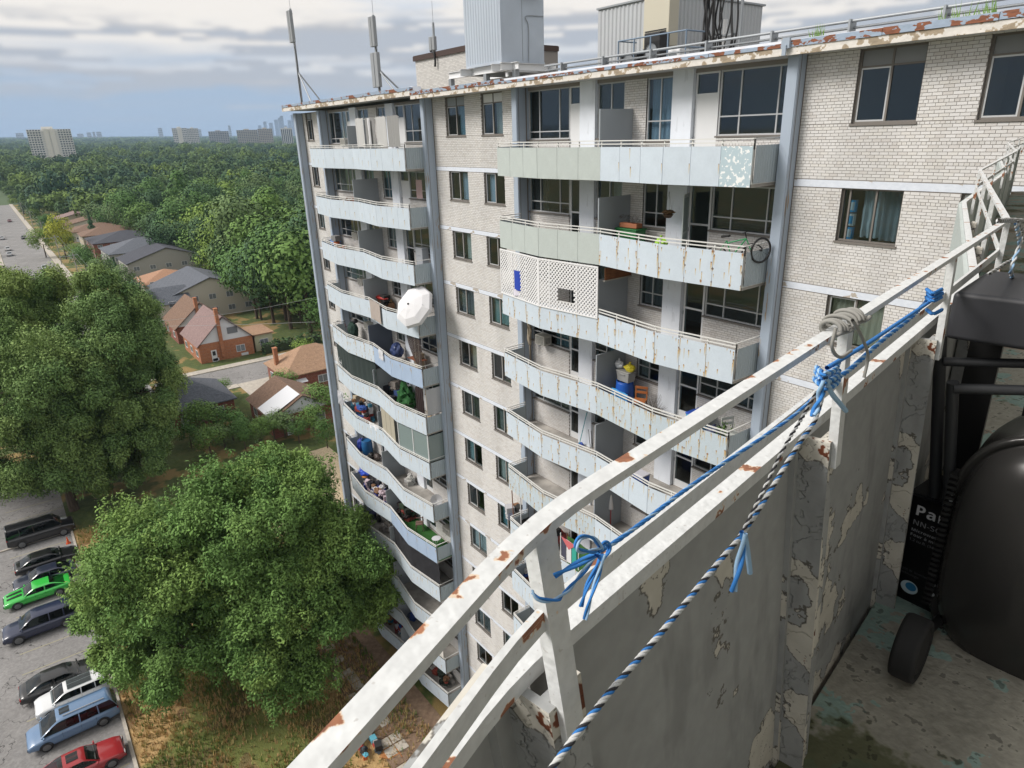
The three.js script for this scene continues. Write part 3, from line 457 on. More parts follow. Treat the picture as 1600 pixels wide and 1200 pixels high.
  const side = mat(lin(.012, .013, .016), .45), zz = s > 0 ? [0, Dp] : [-Dp, 0]; part('carton_body', bx(0, W, 0, Hh, zz[0] + .001, zz[1]), side, box);
  const fr = new THREE.PlaneGeometry(W, Hh).translate(W / 2, Hh / 2, 0); if (s > 0) fr.rotateY(0); const ff = part('printed_front', fr, mat(0xffffff, .4, { map: ct, side: DS }), box); ff.position.z = s > 0 ? -.002 : .003;
  part('top_flap', merge([bx(.0, W, Hh, Hh + .004, zz[0] + .01, mix(zz[0], zz[1], .48)), bx(.0, W, Hh, Hh + .004, mix(zz[0], zz[1], .52), zz[1] - .01)]), side, box); part('tape', bx(0, W, Hh + .005, Hh + .007, mix(zz[0], zz[1], .42), mix(zz[0], zz[1], .58)), mat(lin(.3, .28, .22), .2), box);
}
// ------------------------------------------------------------------ things on the roof
const RY = ROOF + .22;
function corrugated(w, h, pitch = .2, dep = .035) { const n = Math.round(w / pitch) * 4, g = new THREE.PlaneGeometry(w, h, n, 1), p = g.attributes.position; for (let i = 0; i < p.count; i++) { const k = Math.round((p.getX(i) / w + .5) * n) % 4; p.setZ(i, k < 2 ? dep : 0); } return g.toNonIndexed(); }
function cabin(t, x0, x1, z0, z1, y0, y1, m, sides) {
  part('shell', bx(x0, x1, y0, y1, z0, z1), m, t);
  const f = corrugated(x1 - x0 - .1, y1 - y0 - .1); f.translate((x0 + x1) / 2, (y0 + y1) / 2, z1 + .004); f.computeVertexNormals(); part('front_cladding', f, m, t);
  if (sides) { const s = corrugated(z1 - z0 - .1, y1 - y0 - .1); s.rotateY(PI / 2).translate(x1 + .004, (y0 + y1) / 2, (z0 + z1) / 2); s.computeVertexNormals(); part('side_cladding', s, m, t); }
  part('corner_trim', [bx(x1 - .03, x1 + .045, y0, y1, z1 - .03, z1 + .045), bx(x0 - .02, x0 + .05, y0, y1, z1 - .02, z1 + .04), bx(x0, x1 - .031, y0 - .05, y0 + .06, z1 - .05, z1 + .05), bx(x1 - .05, x1 + .05, y0 - .05, y0 + .06, z0, z1 - .031)], m, t);
}
{
  const m1 = mat(0xffffff, .5, { metalness: .1, map: T(128, (x, y) => { const k = fb(x, y, 4, 4, 9) * 16 + 178; return [k * .95, k, k * 1.06]; }, { rep: [.3, .3] }) });
  const c = at(784, 97, E + 3.0), t = thing('metal_cabin', 'pale blue ribbed metal equipment cabin raised on steel beams', 'cabin');
  const x1 = c.x, z1 = c.z, y0 = E + 3.0; cabin(t, x1 - 2.75, x1, z1 - 2.45, z1, y0, y0 + 3.5, m1, false);
  part('seam', bx(x1 + .002, x1 + .012, y0, y0 + 3.5, z1 - 1.2, z1 - 1.185), M.galv, t); part('conduit', tube([v(x1 + .04, y0, z1 - 1.5), v(x1 + .04, y0 + 1.6, z1 - 1.5), v(x1 + .04, y0 + 1.85, z1 - 1.35), v(x1 + .04, y0 + 1.95, z1 - 2.4)], .018, 6, 30), M.galv, t);
  part('hood', bx(x1 + .02, x1 + .35, y0 + 2.75, y0 + 3.2, z1 - 2.2, z1 - 1.0), M.galv, t);
  const b = thing('steel_beam_frame', 'white steel beams on stub posts under the metal cabin', 'beams'), H = (a, e) => { const d = e.clone().sub(a).normalize(); return merge([bar(a, e, .18, .018), bar(a.clone().add(v(0, -.28, 0)), e.clone().add(v(0, -.28, 0)), .18, .018), bar(a.clone().add(v(0, -.14, 0)), e.clone().add(v(0, -.14, 0)), .014, .27)]); };
  const yb = y0 - .07;
  for (const z of [z1 - .15, z1 - 2.3]) part('beam', H(v(x1 - 4.6, yb, z), v(x1 + 1.0, yb, z)), M.white, b);
  for (const x of [x1 - 2.6, x1 - .1, x1 + .6]) part('cross_beam', H(v(x, yb - .02, z1 - 2.15), v(x, yb - .02, z1 + .5)), M.white, b);
  for (const x of [x1 - 4.4, x1 - 1.4, x1 + .8]) for (const z of [z1 - .15, z1 - 2.3]) part('stub_post', bc(.22, yb - .3 - RY, .22, x, RY, z), M.galv, b);
}
{
  const m2 = mat(0xffffff, .55, { metalness: .1, map: T(128, (x, y) => { const k = fb(x, y, 4, 4, 19) * 20 + 168; return [k * .98, k, k * 1.02]; }, { rep: [.3, .3] }) });
  const Zf = -2.4, xl = atZ(936, 60, Zf).x, xr = atZ(1048, 50, Zf).x, t = thing('equipment_shelter', 'long grey ribbed equipment shelter with beige cooling unit on its wall', 'shelter');
  const top = atZ(940, 15, Zf).y; cabin(t, xl, xr, Zf - 5.2, Zf, RY, top, m2, true); part('roof_lip', bx(xl - .08, xr + .08, top, top + .06, Zf - 5.3, Zf + .08), M.galv, t);
  const a = atZ(1006, 30, Zf + .5), b = atZ(1046, 30, Zf + .5), c = part('cooling_unit', rb(b.x - a.x, top - RY - .15, .5, .03, (a.x + b.x) / 2, RY + .75, Zf + .27), mat(lin(.5, .47, .38), .6), t); part('grille', merge([...Array(8)].map((_, i) => bx(a.x + .1, b.x - .1, RY + .85 + i * .06, RY + .88 + i * .06, Zf + .525, Zf + .54))), M.dark, c);
  const rl = thing('roof_guard_rail', 'blue grey tubular guard rail round the rooftop condensers', 'guard rail'), rM = mat(lin(.16, .22, .3), .5);
  const Zr = Zf + 1.3, x0 = atZ(966, 80, Zr).x, x1 = atZ(1072, 60, Zr).x;
  for (let k = 0; k <= 4; k++) part('upright', rod(v(mix(x0, x1, k / 4), RY, Zr), v(mix(x0, x1, k / 4), RY + 1.02, Zr), .025), rM, rl);
  for (const y of [.55, 1.02]) part('rail', [rod(v(x0, RY + y, Zr), v(x1, RY + y, Zr), .025), rod(v(x0, RY + y, Zr), v(x0, RY + y, Zr - .9), .025), rod(v(x1, RY + y, Zr), v(x1, RY + y, Zr - .9), .025)], rM, rl);
  [[990, .8, 'dark grey boxy rooftop condenser inside the guard rail'], [1026, .7, 'tall dark cooling cabinet beside the beige unit'], [1060, .55, 'white small rooftop condenser inside the guard rail']].forEach(([px, w, l], i) => { const p = atZ(px, 70, Zr - .45), h = [.6, 1.15, .55][i], u = thing('rooftop_condenser', l, 'condenser', [p.x, RY, Zr - .45], 0); part('casing', rb(w, h, .5, .03), i === 2 ? M.white : M.dark, u); part('fan_grille', lathe([[.001, 0], [w * .35, 0], [w * .36, .02]], 20).rotateX(PI / 2).translate(0, h / 2, .252), M.galv, u); });
  const cb = thing('cable_bundle', 'tangle of black cables hanging down the grey shelter side', 'cables'), r = rng(8);
  const q0 = atZ(1105, 0, Zf - .4), q1 = atZ(1152, 0, Zf - .4);
  for (let k = 0; k < 22; k++) { const x = mix(q0.x, q1.x, r()) , z = Zf - .4 + r() * .3, s = () => (r() - .5) * .3; part('cable', tube([v(x + s(), RY + .1, z), v(x + s(), RY + .7, z + s() * .4), v(x + s() * .6, RY + 1.3, z + s() * .4), v(x + s(), RY + 2.3, z), v(x + s(), RY + 3.4, z)], .022 + r() * .012, 5, 18), M.black, cb); }
  part('cable_post', rod(v(q1.x + .2, RY, Zf - .4), v(q1.x + .2, RY + 3.4, Zf - .4), .05), M.galv, cb); part('cable_tray', bx(q0.x, q1.x, RY + .9, RY + .96, Zf - .55, Zf - .35), M.galv, cb);
  const gp = thing('roof_pipe_run', 'grey pipes on low stands running along the roof edge', 'pipes');
  part('pipe', rod(v(-21, RY + .42, .1), v(-3, RY + .42, .1), .035), M.galv, gp); part('pipe', rod(v(-21, RY + .28, .0), v(-3, RY + .28, .0), .03), M.galv, gp);
  for (let x = -20; x < -3; x += 2.1) part('stand', bc(.05, .46, .3, x, RY, .05), M.galv, gp);
  part('white_pipe', rod(v(atZ(1087, 60, Zf - 1).x + 1.2, RY, Zf - 1), v(atZ(1087, 60, Zf - 1).x + 1.2, RY + 1.5, Zf - 1), .07), M.white, gp);
}
{ // brick stair head
  const Z = -5, a = atZ(650, 110, Z), b = atZ(760, 110, Z), top = atZ(690, 80, Z).y, t = thing('stair_penthouse', 'white brick stair penthouse with a brown metal roof edge', 'penthouse');
  part('wall', bx(a.x, b.x, RY, top - .25, Z - 5, Z - .01), M.mortar, t); const n = bricks.length; const c = FH / 37; const im = []; brickZone(a.x, b.x, RY, top - .25, Z); const zs = bricks.splice(n), m4 = new THREE.Matrix4();
  const I = new THREE.InstancedMesh(bx(-.5, .5, -.5, .5, -.05, 0), M.brick, zs.length), r = rng(4), col = new THREE.Color(); zs.forEach((q, i) => { I.setMatrixAt(i, m4.makeScale(q[3], q[4], 1).setPosition(q[0], q[1], q[2])); const k = .5 + r() * .12; I.setColorAt(i, col.setRGB(k, k * .98, k * .94)); }); I.name = 'brickwork'; I.userData.kind = 'stuff'; t.add(I);
  part('roof_edge', [bx(a.x - .12, b.x + .1, top - .25, top, Z - 5, Z + .1), bx(a.x - .12, b.x, top, top + .04, Z - 5, Z + .06)], mat(lin(.05, .028, .022), .6), t);
  part('hanging_cable', tube([v(a.x + 2.0, top + .1, Z + .1), v(a.x + 2.4, top + .06, Z + .15), v(a.x + 2.5, top - .5, Z + .14), v(a.x + 2.45, top - .75, Z + .14)], .06, 6, 20), M.black, t);
  // antenna masts
  const mast = (base, H, panels, lab, brace) => {
    const m = thing('antenna_mast', lab, 'antenna mast', [base.x, base.y, base.z]); m.rotation.z = -.012; part('pole', rod(v(0, 0, 0), v(0, H, 0), .085, .07), M.galv, m); part('lightning_rod', rod(v(0, H, 0), v(0, H + 1.1, 0), .012), M.galv, m);
    for (const [y0, y1, w] of panels) { for (const s of [-1, 1]) part('antenna_panel', rb(w * 1.25, y1 - y0, .2, .03, s * (w * .72), y0, .1), mat(lin(.26, .275, .29), .6), m); part('bracket', [bc(.3, .05, .2, 0, y0 + .2, .05), bc(.3, .05, .2, 0, y1 - .2, .05)], M.black, m); }
    if (brace) { part('brace', rod(v(0, H * .36, 0), v(2.3, .1, .3), .045), M.galv, m); part('brace', rod(v(0, H * .36, 0), v(1.0, .05, -1.0), .045), M.galv, m); part('cable', tube([v(.08, H * .62, .06), v(.2, H * .5, .06), v(.13, H * .3, .08), v(.22, 0, .1)], .022, 5, 20), M.black, m); for (let k = 0; k < 9; k++) part('step_peg', rod(v(-.16, H * (.1 + k * .06), 0), v(.16, H * (.1 + k * .06), 0), .01, .01, 5), M.galv, m); }
  };
  const b1 = at(471, 156, E + 2.15); b1.z = Math.min(b1.z, .2); const p1 = atZ(471, 156, .2); p1.y = RY + .2; const h1 = atZ(457, 12, .2).y - p1.y;
  mast(p1, h1, [[h1 * .66, h1 * .98, .2]], 'slim antenna mast with braces on the far roof corner', true);
  const p2 = atZ(593, 142, -.6); p2.y = RY + .2; const h2 = atZ(581, 24, -.6).y - p2.y; mast(p2, h2, [[h2 * .12, h2 * .55, .28], [h2 * .62, h2 * .98, .2]], 'antenna mast carrying two tiers of panels on the roof edge', true);
  const p3 = atZ(679, 78, Z - .3); p3.y = top; const h3 = atZ(677, 35, Z - .3).y - top; mast(p3, h3, [[h3 * .1, h3 * .55, .22]], 'short antenna mast on top of the brick stair penthouse', false);
  // weeds in the roof gutter
  const leafM = mat(lin(.12, .22, .04), .9, { side: DS }); for (const [px, n, l] of [[1278, 26, 'small green weed tuft in the roof gutter by the pillar'], [1500, 44, 'tall grassy weeds growing along the roof edge']]) {
    const c = at(px, 30, ROOF + .34); c.z = .5; c.x = atZ(px, 45, .5).x; const w = thing('weed_clump', l, 'weeds', [c.x, ROOF + .32, .5]), r = rng(px), gs = [];
    for (let k = 0; k < n; k++) { const x = (r() - .5) * (n > 30 ? 1.3 : .3), z = (r() - .5) * .2, h = .12 + r() * .28, b = (r() - .5) * .22; gs.push(tri(v(x - .01, 0, z), v(x + .012, 0, z), v(x + b, h, z + (r() - .5) * .1))); } part('blades', gs, leafM, w); }
}
// ------------------------------------------------------------------ what people keep on the balconies
const CM = {};
const C = (r, g, b, ro = .75, o = {}) => { const k = [r, g, b, ro, Object.keys(o)].join(); return CM[k] || (CM[k] = mat(lin(r, g, b), ro, o)); };
function spot(px, py, i, z) { if (z < 1.15) z *= .6; const p = atZ(px, py, z); return v(p.x, Yf(i) + .002, z); }
function blob(rx, ry, rz, seed, amp = .25) { const g = new THREE.IcosahedronGeometry(1, 4), p = g.attributes.position; for (let i = 0; i < p.count; i++) { const q = v(p.getX(i), p.getY(i), p.getZ(i)); const s = 1 + amp * pf(q.x * 1.6 + seed, q.y * 1.6, q.z * 1.6, 4) * 2; p.setXYZ(i, q.x * rx * s, Math.max(-ry * .9, q.y * ry * s) + ry * .9, q.z * rz * s); } g.computeVertexNormals(); return g; }
function cloth(w, h, folds, amp, seed = 1) { const g = new THREE.PlaneGeometry(w, h, 28, 14), p = g.attributes.position; for (let i = 0; i < p.count; i++) { const x = p.getX(i), y = p.getY(i); p.setZ(i, Math.sin(x / w * folds * 6.28 + seed) * amp * (1.1 - (y / h + .5) * .5) + pf(x * 3 + seed, y * 3, seed, 3) * amp * 1.4); p.setY(i, y + pf(x * 2 + seed, 0, 9, 2) * h * .06 * (.5 - y / h)); } g.computeVertexNormals(); return g; }
const sheet = c => C(...c, .95, { side: DS });
function barrel(l, p, h, r, c, lid) { const t = thing('plastic_barrel', l, 'barrel', p); part('drum', lathe([[.001, 0], [r * .9, 0], [r * .95, .03], [r, h * .12], [r * 1.03, h * .3], [r * 1.05, h * .33], [r * 1.03, h * .36], [r * 1.04, h * .64], [r * 1.06, h * .67], [r * 1.03, h * .7], [r * .97, h * .95], [r * .95, h], [r * .86, h], [r * .85, h - .04], [.001, h - .04]], 28), C(...c, .45), t); part('lid_ring', lathe([[r * .93, h], [r * .97, h + .005], [r * .97, h + .03], [r * .9, h + .03]], 28), C(...(lid || c), .5), t); return t; }
function tote(l, p, w, h, d, c, lc, turn = 0) { const t = thing('storage_tote', l, 'storage bin', p, turn); const g = rb(w, h, d, .03), q = g.attributes.position; for (let i = 0; i < q.count; i++) { const k = .86 + .14 * q.getY(i) / h; q.setX(i, q.getX(i) * k); q.setZ(i, q.getZ(i) * k); } g.computeVertexNormals(); part('bin', g, C(...c, .5), t); part('lid', rb(w * 1.05, .05, d * 1.06, .02, 0, h, 0), C(...(lc || c), .5), t); part('grip', [bc(w * .4, .03, .03, 0, h * .78, d / 2 + .01)], C(...c, .6), t); return t; }
function bag(l, p, rx, ry, rz, c, seed, ro = .5) { const t = thing('stuffed_bag', l, 'bag', p); part('sack', blob(rx, ry, rz, seed), C(...c, ro), t); part('tied_neck', lathe([[.001, 0], [.03, 0], [.02, .04], [.05, .1], [.03, .12]], 10).translate(0, ry * 1.75, 0), C(...c, ro), t); return t; }
function chair(l, p, turn, c, s = 1, fold) { const t = thing('balcony_chair', l, 'chair', p, turn); t.scale.setScalar(s); const m = C(...c, .6); part('seat', rb(.46, .04, .44, .015, 0, .43, 0), m, t); part('backrest', [rb(.46, .1, .025, .01, 0, .82, -.21), rb(.46, .1, .025, .01, 0, .64, -.21), rb(.05, .45, .03, .01, -.2, .45, -.21), rb(.05, .45, .03, .01, .2, .45, -.21)], m, t); for (const x of [-1, 1]) for (const z of [-1, 1]) part('leg', rod(v(x * .22, 0, z * .21), v(x * .2, .44, z * .19), .018, .022), m, t); if (fold) for (const x of [-1, 1]) part('armrest', rb(.05, .03, .42, .01, x * .25, .63, 0), m, t); return t; }
function ac(l, p, w = .6, turn = 0) { const t = thing('air_conditioner', l, 'air conditioner', p, turn); part('casing', rb(w, .42, .42, .015), C(.42, .41, .37, .6), t); part('rear_grille', [...Array(7)].map((_, i) => bc(w - .08, .012, .01, 0, .05 + i * .05, .215)), M.dark, t); part('side_louvre', [...Array(5)].map((_, i) => bc(.01, .016, .26, w / 2 + .003, .1 + i * .05, 0)), M.dark, t); part('bracket', bc(.04, .04, .5, 0, -.04, 0), M.galv, t); return t; }
function drape(l, name, cat, p, w, h, c, turn = 0, folds = 3, amp = .02, seed = 1) { const t = thing(name, l, cat, p, turn); part('cloth', cloth(w, h, folds, amp, seed).translate(0, -h / 2, 0), sheet(c), t); part('hem', cloth(w, .04, folds, amp, seed).translate(0, -h + .02, .004), sheet(c.map(q => q * .8)), t); return t; }
function plant(l, p, h, pc, n, lc, seed) { const t = thing('potted_plant', l, 'plant', p); part('pot', lathe([[.001, 0], [.11, 0], [.15, .22], [.17, .22], [.17, .26], [.14, .26], [.13, .22], [.001, .21]], 18), C(...pc, .8), t); const r = rng(seed), gs = []; for (let k = 0; k < n; k++) { const a = r() * 6.28, rad = r() * h * .55, y = .24 + r() * h, q = v(Math.cos(a) * rad, y, Math.sin(a) * rad), s = .05 + r() * .07, d1 = v(r() - .5, r() - .2, r() - .5).normalize().multiplyScalar(s), d2 = v(r() - .5, r() - .5, r() - .5).normalize().multiplyScalar(s * .5); gs.push(quad(q.clone().sub(d1), q.clone().add(d2), q.clone().add(d1), q.clone().sub(d2))); } part('leaves', gs, C(...lc, .9, { side: DS }), t); return t; }
function wheelG(r, tr = .022) { return merge([new THREE.TorusGeometry(r, tr, 8, 32), ...[...Array(12)].map((_, i) => { const a = i / 12 * 6.28; return rod(v(0, 0, 0), v(Math.cos(a) * r, Math.sin(a) * r, 0), .003, .003, 4); }), new THREE.CylinderGeometry(.025, .025, .08, 10).rotateX(PI / 2)]); }
function bicycle(l, p, turn, c, tilt = 0) { const t = thing('bicycle', l, 'bicycle', p, turn); t.rotation.z = tilt; const m = C(...c, .4), w1 = v(-.52, .33, 0), w2 = v(.52, .33, 0), bb = v(-.08, .3, 0), st = v(-.2, .78, 0), hd = v(.36, .8, 0); for (const w of [w1, w2]) part('wheel', wheelG(.31).translate(w.x, w.y, w.z), M.black, t); part('frame', [rod(bb, st, .018), rod(bb, hd, .02), rod(st.clone().lerp(bb, .15), hd, .018), rod(w1, bb, .012), rod(w1, st, .012), rod(hd, w2, .016)], m, t); part('handlebar', [rod(v(.36, .8, 0), v(.34, .98, 0), .014), rod(v(.34, .98, -.26), v(.34, .98, .26), .013)], M.black, t); part('saddle', rb(.26, .06, .15, .025, -.22, .88, 0), M.black, t); part('crank', [lathe([[.02, -.01], [.09, -.01], [.09, .01], [.02, .01]], 20).rotateX(PI / 2).translate(bb.x, bb.y, .04), rod(v(bb.x - .15, bb.y - .08, .06), v(bb.x + .15, bb.y + .08, .06), .012)], M.steel, t); return t; }
function table(l, p, w, d, h, c, round) { const t = thing('small_table', l, 'table', p); part('table_top', round ? lathe([[.001, 0], [w / 2, 0], [w / 2 + .01, .012], [w / 2, .025], [.001, .025]], 30).translate(0, h, 0) : rb(w, .03, d, .01, 0, h, 0), C(...c, .6), t); for (const x of [-1, 1]) for (const z of [-1, 1]) part('leg', rod(v(x * w * (round ? .25 : .42), 0, z * d * (round ? .25 : .42)), v(x * w * (round ? .3 : .42), h, z * d * (round ? .3 : .42)), .018), C(...c.map(q => q * .8), .6), t); return t; }
function heap(l, p, n, w, d, h, cols, seed) { // a pile of boxes and bundles, stacked in columns: each piece its own part
  const t = thing('household_pile', l, 'pile', p), r = rng(seed), nc = Math.max(2, Math.round(w / .36)) * 2, ys = new Array(nc).fill(0); n = Math.round(n * 1.5);
  for (let k = 0; k < n; k++) { let c = Math.floor(r() * nc); for (let q = 0; q < 4 && ys[c] > h; q++) c = (c + 1) % nc; const col = cols[Math.floor(r() * cols.length)], s = .16 + r() * .2, x = ((c >> 1) + .5) / (nc / 2) * w - w / 2 + (r() - .5) * .1, z = (c & 1 ? .25 : -.25) * d + (r() - .5) * .1; let o; if (r() < .5) { o = part('box', rb(s * 1.4, s, s * 1.2, .012), C(...col, .8), t); o.position.set(x, ys[c], z); ys[c] += s; } else { o = part('bundle', blob(s * .8, s * .5, s * .7, seed + k * 3, .5), C(...col, .9), t); o.position.set(x, Math.max(0, ys[c] - .03), z); ys[c] += s * .75; } o.rotation.y = (r() - .5) * .9; }
  return t; }
const mixed = [[.5, .5, .5], [.03, .08, .3], [.3, .05, .04], [.02, .02, .02], [.25, .14, .07], [.5, .42, .3], [.05, .2, .3], [.55, .55, .57]];
// middle bay
{ const i = 1;
  tote('dark green storage bin beside the grey balcony divider', spot(985, 370, i, .85), .95, .95, .5, [.012, .13, .035]); tote('black lidded bin beside the dark green storage bin', spot(958, 374, i, .9), .5, .85, .45, [.012, .013, .018]);
  const tr = thing('planter_trough', 'terracotta trough of dry plants on the green bin', 'planter', spot(985, 370, i, .85).add(v(.0, 1.01, 0))); part('trough', rb(.8, .16, .3, .03), C(.32, .12, .06, .9), tr); const r = rng(2), gs = []; for (let k = 0; k < 90; k++) { const x = (r() - .5) * .85, y = .14 + r() * .25, z = (r() - .5) * .3; gs.push(quad(v(x - .04, y, z), v(x, y + .02, z + .03), v(x + .04, y + .05, z), v(x, y + .03, z - .03))); } part('dry_stems', gs, C(.12, .09, .04, .95, { side: DS }), tr);
  const hb = thing('hanging_basket', 'hanging basket of dry brown leaves beside the open door', 'basket', spot(1044, 336, i, 1.0).setY(atZ(1044, 338, 1.0).y)); part('bowl', lathe([[.001, -.12], [.1, -.1], [.17, 0], [.16, 0], [.09, -.08], [.001, -.1]], 18), C(.09, .05, .03, .9), hb); for (const a of [0, 2.1, 4.2]) part('chain', rod(v(Math.cos(a) * .16, 0, Math.sin(a) * .16), v(0, .7, 0), .004, .004, 4), M.dark, hb); part('trailing_leaves', blob(.19, .07, .17, 4, .6), C(.09, .05, .02, .95), hb);
  const bk = bicycle('green and black bicycle propped across the balcony end rail', spot(1150, 392, i, 1.1).add(v(0, .25, 0)), .35, [.02, .3, .1], .12); const wh = part('front_wheel', merge([wheelG(.33, .03)]), M.black, scene); wh.position.set(-10.73, Yf(1) + .9, 1.05); wh.rotation.y = PI / 2 - .25; scene.updateMatrixWorld(true); bk.attach(wh); wh.name = 'front_wheel';
  bag('lime green bag behind the rusty balcony panels', spot(1033, 376, i, 1.25).add(v(0, .62, 0)), .22, .16, .15, [.28, .5, .04], 4); tote('low navy crate under the lime green bag', spot(1036, 388, i, 1.25), .8, .62, .4, [.03, .05, .16]);
  const od = thing('screen_door', 'pale green screen door standing open with two cross bars', 'door', [-14.1, Yf(1), 0], -1.1); part('door_frame', [bx(0, .06, 0, 2.2, 0, .03), bx(.7, .76, 0, 2.2, 0, .03), bx(.06, .7, 0, .1, 0, .03), bx(.06, .7, 2.1, 2.2, 0, .03), bx(.06, .7, 1.0, 1.06, 0, .03)], C(.5, .56, .55, .6), od); part('mesh', bx(.06, .7, .1, 2.1, .012, .016), C(.34, .42, .42, .9), od);
}
{ // lattice screen on the third balcony
  const i = 2, P = BAY[1].P, t = thing('lattice_screen', 'white diamond lattice screen fixed above the rusty balcony panels', 'lattice'), lm = C(.72, .72, .73, .6);
  for (let s = 0; s < 2; s++) { const a = v(P[s][0], Yf(i) + .72, P[s][1] + .05), b = v(P[s + 1][0], Yf(i) + .72, P[s + 1][1] + .05), L = a.distanceTo(b), x = b.clone().sub(a).normalize(), H = 1.82, gs = [], st = .155, m4 = new THREE.Matrix4().makeBasis(x, v(0, 1, 0), x.clone().cross(v(0, 1, 0))).setPosition(a), hole = (px, py) => s === 1 && px > 1.0 && px < 1.75 && py > .35 && py < .82;
    for (const sg of [1, -1]) for (let c = -H; c < L + H; c += st) { let run = null; for (let k = 0; k <= 60; k++) { const y = k / 60 * H, xx = c + (sg > 0 ? y : H - y), ok = xx >= 0 && xx <= L && !hole(xx, y); if (ok && !run) run = [xx, y]; if ((!ok || k === 60) && run) { const q = ok ? [xx, y] : [c + (sg > 0 ? (k - 1) / 60 * H : H - (k - 1) / 60 * H), (k - 1) / 60 * H]; if (q[1] - run[1] > .06) gs.push(bar(v(run[0], run[1], sg * .005), v(q[0], q[1], sg * .005), .008, .05)); run = null; } } }
    const lat = part('lattice_panel', merge(gs).applyMatrix4(m4), lm, t); part('lattice_frame', merge([bx(0, L, 0, .05, -.02, .02), bx(0, L, H - .05, H, -.02, .02), ...(s ? [.55, 1.9] : [.95, 1.95]).map(q => bx(q, q + .04, .05, H - .05, -.02, .02)), bx(0, .05, .05, H - .05, -.02, .02), bx(L - .05, L, .05, H - .05, -.02, .02)]).applyMatrix4(m4), lm, lat); }
  drape('deep blue towel hung over the white lattice screen', 'blue_towel', 'towel', spot(808, 425, i, P[0][1] + .25).setY(atZ(808, 423, P[0][1] + .25).y), .42, .78, [.015, .05, .36], .0, 1, .012); drape('white cloth hanging below the deep blue towel', 'white_cloth', 'cloth', spot(807, 450, i, P[0][1] + .24).setY(atZ(807, 452, P[0][1] + .24).y), .4, .26, [.6, .58, .66], 0, 1, .015, 3);
  const br = thing('wood_board', 'brown wooden board wedged above the lattice screen end', 'board', [-16.4, Yf(2) + 2.05, .2]); part('plank', bx(0, .04, 0, .42, -.1, 1.2), M.wood, br); part('batten', bx(-.03, .07, -.04, 0, -.1, 1.25), C(.4, .38, .34), br);
}
{ const i = 3;
  ac('window air conditioner beside a bare post on the brick balcony', v(-21.25, Yf(i) + 1.16, .14)); const ps = thing('wrapped_post', 'post wrapped in torn beige cloth behind the balcony rail', 'post', spot(828, 552, i, .5)); part('pole', rod(v(0, 0, 0), v(0, 2.5, 0), .03), C(.3, .26, .2), ps); part('torn_wrap', blob(.09, .6, .09, 3, .5).translate(0, 1.0, 0), C(.34, .29, .22, .95), ps);
  barrel('royal blue plastic barrel with a grey tote on top', spot(976, 612, i, .85), .95, .33, [.015, .10, .46]); tote('grey tote standing on the royal blue barrel', spot(976, 612, i, .85).add(v(.05, .985, 0)), .62, .36, .42, [.3, .3, .29]); bag('bright yellow bag on top of the grey tote', spot(984, 570, i, .85).add(v(.02, 1.4, 0)), .22, .14, .16, [.62, .52, .03], 9); bag('clear plastic bag beside the bright yellow bag', spot(974, 566, i, .8).add(v(-.2, 1.38, 0)), .2, .15, .14, [.5, .52, .55], 12, .25);
  chair('orange brown wooden chair facing the royal blue barrel', spot(1000, 620, i, .95), .5, [.34, .11, .03]); const bsh = thing('dry_shrub', 'dry grey brown shrub heap by the white pier', 'shrub', spot(1022, 628, i, .8)); { const r = rng(5), gs = []; for (let k = 0; k < 70; k++) { const a = r() * 6.28, e = r() * 1.2, L = .4 + r() * .5; gs.push(rod(v((r() - .5) * .1, .1, (r() - .5) * .1), v(Math.cos(a) * Math.cos(e) * L * .8, .15 + Math.sin(e) * L * 1.1, Math.sin(a) * Math.cos(e) * L * .6), .007, .003, 4)); } part('twigs', gs, C(.11, .10, .09, .95), bsh); part('basket', lathe([[.001, 0], [.22, 0], [.28, .24], [.26, .24], [.001, .05]], 16), C(.3, .25, .2, .95), bsh); }
  drape('turquoise cloth draped over the heavily rusted rail', 'turquoise_cloth', 'cloth', spot(968, 628, i, 1.62).setY(Yf(i) + 1.09), .85, .34, [.06, .3, .6], -.1, 2, .03, 2); tote('small wooden box on the floor by the grey divider', spot(942, 612, i, .8).add(v(0, 0, 0)), .35, .7, .35, [.3, .14, .06]);
  tote('bright cyan tote piled with blue cloth by the screen door', spot(1090, 640, i, .6), .62, .6, .45, [.03, .34, .6], [.03, .1, .5]); bag('blue bundle on the bright cyan tote', spot(1096, 620, i, .6).add(v(.05, .66, 0)), .26, .1, .2, [.02, .07, .4], 6); plant('leafy pot plant at the ribbed balcony end', spot(1130, 680, i, 1.1), .6, [.2, .12, .08], 60, [.07, .13, .03], 3); chair('white folding chair behind the leafy pot plant', spot(1142, 668, i, .8), 1.2, [.5, .52, .5]); bag('navy sack beside the leafy pot plant', spot(1116, 674, i, .9), .3, .26, .25, [.03, .04, .09], 16);
}
